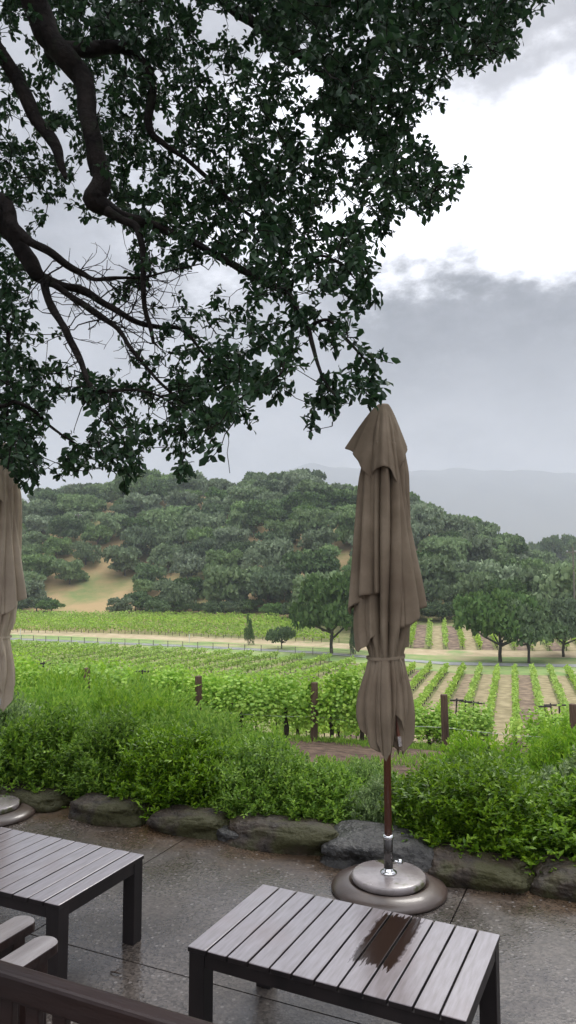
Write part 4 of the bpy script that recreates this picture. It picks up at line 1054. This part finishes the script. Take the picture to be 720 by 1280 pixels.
# hazier trees on the ridge behind, right
for k, (px, topy) in enumerate([(590, 650), (612, 668), (640, 684), (662, 676), (684, 672), (704, 668), (724, 674), (750, 672), (780, 676), (672, 690), (695, 690), (716, 690), (735, 688), (648, 694), (625, 690)]):
    dep = 360 + (k % 3) * 18 if k > 1 else 262
    tp = at_d(px, topy, dep); hh = 15 if k > 1 else 13
    place_tree(oaks[5 + k % 4], tp[0], dep, 9.5 if k > 1 else 8, hh, 'dark hazy tree on the farther ridge at the right' if k > 1 else 'tall dark tree standing above the right hill crest, ' + ORD[k] + ' from the umbrella', 'hazy trees on the farther right ridge' if k > 1 else 'tall trees on the right crest', z=tp[2] - hh * .95)
# skyline accents
for px, topy, dep, rr in ((385, 586, 262, 6.5), (320, 590, 285, 5), (70, 612, 285, 3.5), (180, 596, 285, 6), (155, 603, 280, 5)):
    tp = at_d(px, topy, dep)
    lb = {385: 'tall dark oak standing out on the skyline just left of the umbrella', 320: 'dark oak on the skyline above the wood centre', 70: 'small round tree at the left end of the skyline', 180: 'broad dark oak on the left skyline', 155: 'dark oak on the left skyline left of the broad one'}[px]
    place_tree(oaks[5 + px % 3], tp[0], dep, rr, rr * 1.5, lb, 'oaks standing out on the skyline', z=tp[2] - rr * 1.5 * .93)
# single trees at the road
bigV = tree_src(77, 'high', 7000, .36, 'hill_leaf_dark', .3); bigV2 = tree_src(79, 'high', 7000, .36, 'hill_leaf_dark', .3)
sap = tree_src(81, 'cone', 1800, .30, 'hill_leaf_dark', .2); rnd = tree_src(83, 'round', 2600, .34, 'hill_leaf_dark', .2)
def road_tree(src, px, basey, topy, wpx, label, name='oak_tree', extra=5.0, lift=0):
    # base on terrain: search the depth where the ground projects to basey
    best = min(np.linspace(70, 140, 281), key=lambda d: abs(proj((px - 360) / 900 * d, d, gz((px - 360) / 900 * d, d))[1] - basey))
    x = (px - 360) / 900 * best; h = (basey - topy) / 900 * best / .95; r = wpx / 900 * best / 2 / .92
    return place_tree(src, x, best, r, h, label, 'single trees beside the road', name)
road_tree(bigV, 414, 818, 722, 104, 'big spreading oak by the road just left of the umbrella')
road_tree(bigV2, 622, 828, 742, 108, 'big spreading oak by the road at the right')
road_tree(bigV, 657, 829, 752, 88, 'oak with a leaning trunk close behind the big right oak')
road_tree(bigV2, 700, 822, 752, 80, 'oak at the right edge beside the road')
road_tree(sap, 311, 807, 767, 17, 'narrow young tree by the road left of the round bushy tree', 'young_tree')
road_tree(rnd, 352, 811, 775, 40, 'small round bushy tree on a short trunk by the road', 'bushy_tree')
road_tree(sap, 441, 818, 772, 20, 'small dark conical tree half hidden by the umbrella', 'young_tree')

# utility poles
def upole(px, topy, dep, label, hh=9):
    tp = at_d(px, topy, dep); root = empty('utility_pole', (tp[0], tp[1], tp[2] - hh)); tag(root, label, 'utility pole', 'utility poles')
    s = MB(); s.tube([(0, 0, 0), (0, 0, hh)], [.16, .11], 8); s.build('mast', M['pole_grey'], root)
    s = MB(); s.box(-1.1, 1.1, -.07, .07, hh - .9, hh - .72); s.build('crossarm', M['pole_grey'], root)
    for x in (-.95, 0.35, .95): s = MB(); s.lathe([(.05, hh - .715), (.10, hh - .66), (.06, hh - .52)], 8, (x, 0)); s.build('insulator', M['white'], root)
upole(716, 684, 118, 'slim grey utility pole at the right edge in front of the hill', 12)
upole(98, 641, 225, 'small utility pole poking out of the wood on the left hill', 12)

# ------------------------------------------------------------------ the oak overhead
GRID = [
"8889999999888447799899999999998985",
"8779999999888644798999999999998980",
"5449999999888557988798998898899960",
"4569988998888777777789999988888640",
"6688888888877778776689999888733000",
"6776887888887678876689998887100000",
"6766877888878887767689998884000000",
"6658688877788887767689988810000000",
"7664688887678888886688888700000000",
"8775588887677888888766788881000000",
"8888658877567787888766786688840000",
"8888764877888788889877788887700000",
"7765778889999888999865778888700000",
"6753044889999888999744767760000000",
"6520001288898888998557765100000000",
"4100000055877788885177730000000000",
"8400020075764257886688830000000000",
"8600220075421036886688820000000000",
"8622111643412246677688830000000000",
"8611112433257756336247750000000000",
"8731211112455648863577400000000000",
"8731111333467845873277640000000000",
"7411111341455877877126762000000000",
"6784454335677898883037762000000000",
"8887398576697998762577760000000000",
"7885046536789995067665640000000000",
"9970007880969985000640000000000000",
"9980478899798000020000000000000000",
"9963787960657000000000000000000000",
"9785763595070000000000000000000000",
"0470000400000000000000000000000000"]
def dens(px, py):
    c, r_ = int(px // 20), int(py // 20)
    if px < 0:
        return 7 if py < 600 and px > -900 else 0
    if py < 0:
        return 8 if px < 690 + py * 0.1 else 0
    if r_ >= len(GRID) or c >= 34: return 0
    return int(GRID[r_][c])
def depth_at(px, py):
    d = 4.7 + .55 * math.sin(px / 130 + 1) + .35 * math.sin(py / 110) - 0.25 * math.exp(-((px - 455) ** 2 + (py - 440) ** 2) / 150 ** 2) - .5 * math.exp(-((px - 20) ** 2 + (py - 560) ** 2) / 110 ** 2)
    return d
oak = empty('oak_tree', (-4.9, 3.2, 0)); tag(oak, 'large dark oak whose branches hang over the whole upper left', 'tree')
OO = np.array([-4.9, 3.2, 0.0])
nodes = []   # skeleton points (world) and radius
def limb(name, pts, rad, world_start=None, mat=M['bark'], n=10, sub=5):
    P = [at_d(*q) for q in pts]
    if world_start is not None: P = [np.array(q, float) for q in world_start] + P
    P = np.array(P); m_ = len(P); rad = list(rad)
    while len(rad) < m_ and world_start is not None: rad.insert(0, rad[0] * 1.25)
    while len(rad) < m_: rad.append(rad[-1] * .7)
    # catmull-rom resample
    out_, ro = [], []
    for i in range(m_ - 1):
        p0, p1, p2, p3 = P[max(i - 1, 0)], P[i], P[i + 1], P[min(i + 2, m_ - 1)]
        for k in range(sub):
            t_ = k / sub
            out_.append(.5 * ((2 * p1) + (-p0 + p2) * t_ + (2 * p0 - 5 * p1 + 4 * p2 - p3) * t_ ** 2 + (-p0 + 3 * p1 - 3 * p2 + p3) * t_ ** 3))
            ro.append(rad[i] * (1 - t_) + rad[i + 1] * t_)
    out_.append(P[-1]); ro.append(rad[-1]); out_ = np.array(out_)
    jit = np.array([[mnoise.noise(Vector(q) * 5), mnoise.noise(Vector(q) * 5 + Vector((9, 0, 0))), mnoise.noise(Vector(q) * 5 + Vector((0, 9, 0)))] for q in out_])
    out_ = out_ + jit * np.minimum(np.array(ro), .05)[:, None] * .7
    s = MB(); s.tube(out_ - OO, ro, n, wob=.35); s.build(name, mat, oak, True)
    for q, r_ in zip(out_, ro): nodes.append((q, r_))
fork = [(-4.7, 3.3, 3.0)]
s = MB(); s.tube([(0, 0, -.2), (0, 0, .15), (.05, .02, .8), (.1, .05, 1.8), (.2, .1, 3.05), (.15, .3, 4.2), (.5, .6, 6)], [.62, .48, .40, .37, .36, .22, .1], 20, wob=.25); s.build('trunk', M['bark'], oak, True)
limb('limb', [(-40, -190, 4.0), (20, -60, 4.1), (48, 18, 4.2), (72, 60, 4.25), (98, 92, 4.3), (108, 140, 4.3), (120, 188, 4.3), (127, 218, 4.3), (118, 244, 4.3), (140, 262, 4.35), (165, 272, 4.4), (200, 286, 4.5), (240, 303, 4.5), (272, 320, 4.5), (290, 330, 4.5), (310, 342, 4.45), (335, 356, 4.4), (360, 368, 4.2), (374, 392, 4.0), (386, 409, 3.8), (392, 433, 3.7), (402, 470, 3.6), (420, 495, 3.5)],
     [.15, .10, .078, .072, .068, .062, .058, .060, .066, .040, .032, .026, .022, .024, .022, .021, .020, .019, .017, .014, .011, .008, .005], [(-4.6, 3.4, 3.4), (-3.0, 3.8, 5.2)])
limb('limb', [(-120, -60, 4.2), (-60, 0, 4.2), (-8, 55, 4.2), (22, 100, 4.25), (48, 148, 4.3), (66, 178, 4.3), (76, 205, 4.3), (82, 222, 4.3)], [.10, .075, .050, .044, .040, .036, .024, .012], [(-4.6, 3.4, 3.2)])
limb('limb', [(-250, 180, 4.0), (-110, 215, 4.1), (-20, 262, 4.2), (12, 292, 4.2), (30, 316, 4.2), (46, 340, 4.2), (60, 349, 4.25), (78, 357, 4.25), (105, 365, 4.3), (139, 384, 4.3), (172, 403, 4.35), (200, 409, 4.4), (220, 409, 4.4), (237, 420, 4.4), (254, 441, 4.4), (268, 453, 4.4), (300, 470, 4.4), (320, 484, 4.4)],
     [.12, .085, .055, .050, .046, .042, .036, .028, .024, .020, .017, .014, .013, .011, .009, .008, .006, .004], [(-4.6, 3.4, 2.9)])
limb('limb', [(-60, 225, 4.15), (4, 252, 4.1), (17, 280, 4.1), (36, 300, 4.1), (62, 313, 4.1), (82, 329, 4.15), (103, 341, 4.2), (120, 350, 4.2), (150, 347, 4.3), (180, 346, 4.4), (215, 338, 4.4), (250, 330, 4.4)], [.05, .040, .034, .028, .024, .020, .017, .013, .009, .008, .006, .004])
limb('limb', [(56, 348, 4.22), (60, 375, 4.2), (72, 398, 4.15), (86, 422, 4.1), (100, 448, 4.1), (107, 470, 4.05), (119, 489, 4.0), (144, 489, 4.0), (172, 488, 4.0), (205, 498, 4.0), (228, 520, 4.0)], [.026, .023, .021, .020, .018, .015, .013, .009, .008, .006, .004])
limb('limb', [(66, 354, 4.24), (90, 372, 4.2), (122, 392, 4.2), (146, 411, 4.2), (164, 435, 4.15), (184, 459, 4.15), (202, 480, 4.1), (225, 500, 4.1), (250, 520, 4.1)], [.024, .020, .017, .015, .012, .010, .008, .006, .003])
limb('limb', [(134, 262, 4.3), (152, 272, 4.3), (168, 281, 4.3), (176, 300, 4.3), (180, 325, 4.3), (179, 355, 4.3), (181, 385, 4.3), (188, 410, 4.3), (192, 430, 4.3)], [.032, .026, .024, .021, .020, .018, .016, .014, .011])
limb('limb', [(-220, 470, 3.9), (-80, 500, 3.9), (0, 508, 3.9), (17, 503, 3.9), (42, 514, 3.95), (58, 529, 4.0), (83, 547, 4.0), (96, 555, 4.0)], [.07, .03, .012, .011, .010, .009, .007, .004], [(-4.7, 3.3, 2.5)])
limb('limb', [(-30, 380, 4.5), (4, 400, 4.5), (10, 450, 4.5), (8, 500, 4.4), (12, 560, 4.3)], [.03, .014, .012, .010, .005])
limb('limb', [(40, -150, 5.0), (150, -90, 5.1), (250, -20, 5.2), (330, 40, 5.2), (400, 90, 5.1), (460, 150, 5.0), (500, 210, 4.9), (540, 240, 4.8), (570, 215, 4.8)], [.09, .07, .05, .035, .028, .022, .015, .010, .005])
limb('limb', [(250, -20, 5.2), (380, -60, 5.3), (500, -50, 5.3), (590, -10, 5.2), (640, 10, 5.1)], [.04, .03, .022, .014, .006])
limb('limb', [(60, 65, 4.3), (150, 60, 4.6), (186, 95, 4.7), (188, 160, 4.7), (205, 180, 4.7), (235, 200, 4.7), (262, 225, 4.7), (300, 260, 4.6), (350, 290, 4.5), (400, 300, 4.4), (425, 280, 4.3)], [.05, .04, .030, .024, .020, .016, .014, .011, .009, .007, .004])
limb('limb', [(360, 368, 4.2), (366, 350, 4.1), (380, 335, 4.0), (400, 320, 3.9), (425, 330, 3.9), (445, 350, 3.8)], [.014, .012, .010, .008, .006, .003])
limb('limb', [(386, 409, 3.8), (410, 400, 3.75), (430, 420, 3.7), (448, 440, 3.6), (462, 458, 3.55)], [.011, .009, .008, .006, .003])
# foliage: twig ends sampled through the crown's volume
ends = []
CW = 10
for gy in range(-420, 620, CW):
    for gx in range(-700, 700, CW):
        dn = dens(gx + 5, gy + 5)
        if dn <= 0: continue
        inframe = gx > -60 and gy > -60
        lam = {1: .06, 2: .13, 3: .22, 4: .32, 5: .46, 6: .64, 7: .95, 8: 1.5, 9: 2.2}[dn] * (1.0 if inframe else .45)
        if dn <= 3 and inframe: lam *= .6
        if inframe: lam *= min(1.0, (depth_at(gx, gy) / 4.6)) ** 1.5
        for _ in range(rng.poisson(lam * 0.98)):
            px = gx + rng.uniform(0, CW); py = gy + rng.uniform(0, CW)
            d = depth_at(px, py) + rng.normal(0, .28 if (px > 360 and py > 340) else .42 if dn < 7 else .54)
            e = at_d(px, py, max(d, 3.0))
            if e[2] < 2.0: continue
            ends.append(e)
ends = np.array(ends); print('twig ends', len(ends))
NP = np.array([n[0] for n in nodes]); NR = np.array([n[1] for n in nodes])
used_nodes = NP.copy(); 
dm = np.array([np.min(np.linalg.norm(NP - e, axis=1)) for e in ends]); order = np.argsort(dm)
tw = MB(); buf = np.zeros((len(NP) + len(ends) * 4, 3)); buf[:len(NP)] = NP; nb_ = len(NP)
Lp, Ld, Ln_, Lu = [], [], [], []
for i in order:
    e = ends[i]; dd = np.linalg.norm(buf[:nb_] - e, axis=1); j = int(np.argmin(dd + 0.02 * (dd > 1.2))); a = buf[j].copy(); dist = dd[j]
    if dist > 0.05 and dist < 1.6:
        mid = (a + e) / 2 + rng.normal(0, .10 * dist, 3) + np.array([0, 0, -.03 * dist]); r0 = min(.009, .0028 + .004 * dist)
        m1 = (a + mid) / 2 + rng.normal(0, .04 * dist, 3)
        tw.tube([a - OO, m1 - OO, mid - OO, e - OO], [r0, r0 * .85, r0 * .65, .0022], 4, cap=False)
        for q in (m1, mid, e): buf[nb_] = q; nb_ += 1
    td = unit((e - a)[None] + rng.normal(0, .02, (1, 3)) + [[0, 0, -.05 * 1]])[0]
    k = int(rng.integers(9, 15))
    for q in range(k):
        Lp.append(e - td * rng.uniform(0, .09) + rng.normal(0, .012, 3) - td * .02); 
        dv = td * rng.uniform(.1, .9) + rng.normal(0, .62, 3) + np.array([0, 0, -.28]); Ld.append(dv)
        Ln_.append(rng.uniform(.036, .070)); Lu.append(np.array([0, 0, 1.0]) + rng.normal(0, .55, 3))
# bare twigs in the open left part
bare = [n_ for n_ in nodes if 30 < proj(*n_[0])[0] < 215 and 320 < proj(*n_[0])[1] < 500 and n_[1] < .03]
for _ in range(110):
    q = bare[rng.integers(len(bare))][0]; p_ = q.copy(); dv = unit(rng.normal(0, 1, (1, 3)) * [1, .8, .7] + [[.45, 0, -.55]])[0]; path = [p_]
    nseg = int(rng.integers(3, 8)); r0 = rng.uniform(.0025, .0055)
    for k_ in range(nseg):
        dv = unit((dv + rng.normal(0, .38, 3) + np.array([0.05, 0, .02]))[None])[0]; p_ = p_ + dv * rng.uniform(.035, .075); path.append(p_)
        if rng.random() < .6:
            e_ = unit((dv + rng.normal(0, .7, 3))[None])[0]; l_ = rng.uniform(.03, .10); m_ = p_ + e_ * l_ * .5 + rng.normal(0, .006, 3); tw.tube([p_ - OO, m_ - OO, p_ + e_ * l_ - OO], [r0 * .6, r0 * .5, r0 * .3], 4, cap=False)
    tw.tube([c_ - OO for c_ in path], list(np.linspace(r0, r0 * .4, len(path))), 4, cap=False)
t_ = tw.build('twigs', M['bark'], oak); t_['kind'] = 'stuff'
# a dry strand hanging from the lowest spray
a = at_d(285, 540, 4.1); s = MB(); s.tube([a - OO, a - OO + [0.005, 0, -.06], a - OO + [-.004, 0, -.12], a - OO + [.006, 0, -.19], a - OO + [.012, 0, -.24]], .0022, 4); s.build('dangling_strand', M['twig_dry'], oak)
Lp = np.array(Lp); Ld = np.array(Ld); Ln_ = np.array(Ln_); Lu = np.array(Lu)
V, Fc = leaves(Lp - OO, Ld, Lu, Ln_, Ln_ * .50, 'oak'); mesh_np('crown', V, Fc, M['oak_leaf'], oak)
print('leaves', len(Lp))
# fallen twig on the patio
c = at_z(147, 1216); s = MB(); s.tube([(0, 0, .004), (.02, -.012, .010), (.05, -.02, .006)], [.003, .004, .002], 6); s.tube([(.02, -.012, .010), (.035, .004, .014)], [.003, .0015], 5)
o = s.build('fallen_twig', M['twig_dry']); o.location = (c[0] - .03, c[1], 0); tag(o, 'small dark twig lying on the wet patio between the tables', 'twig')
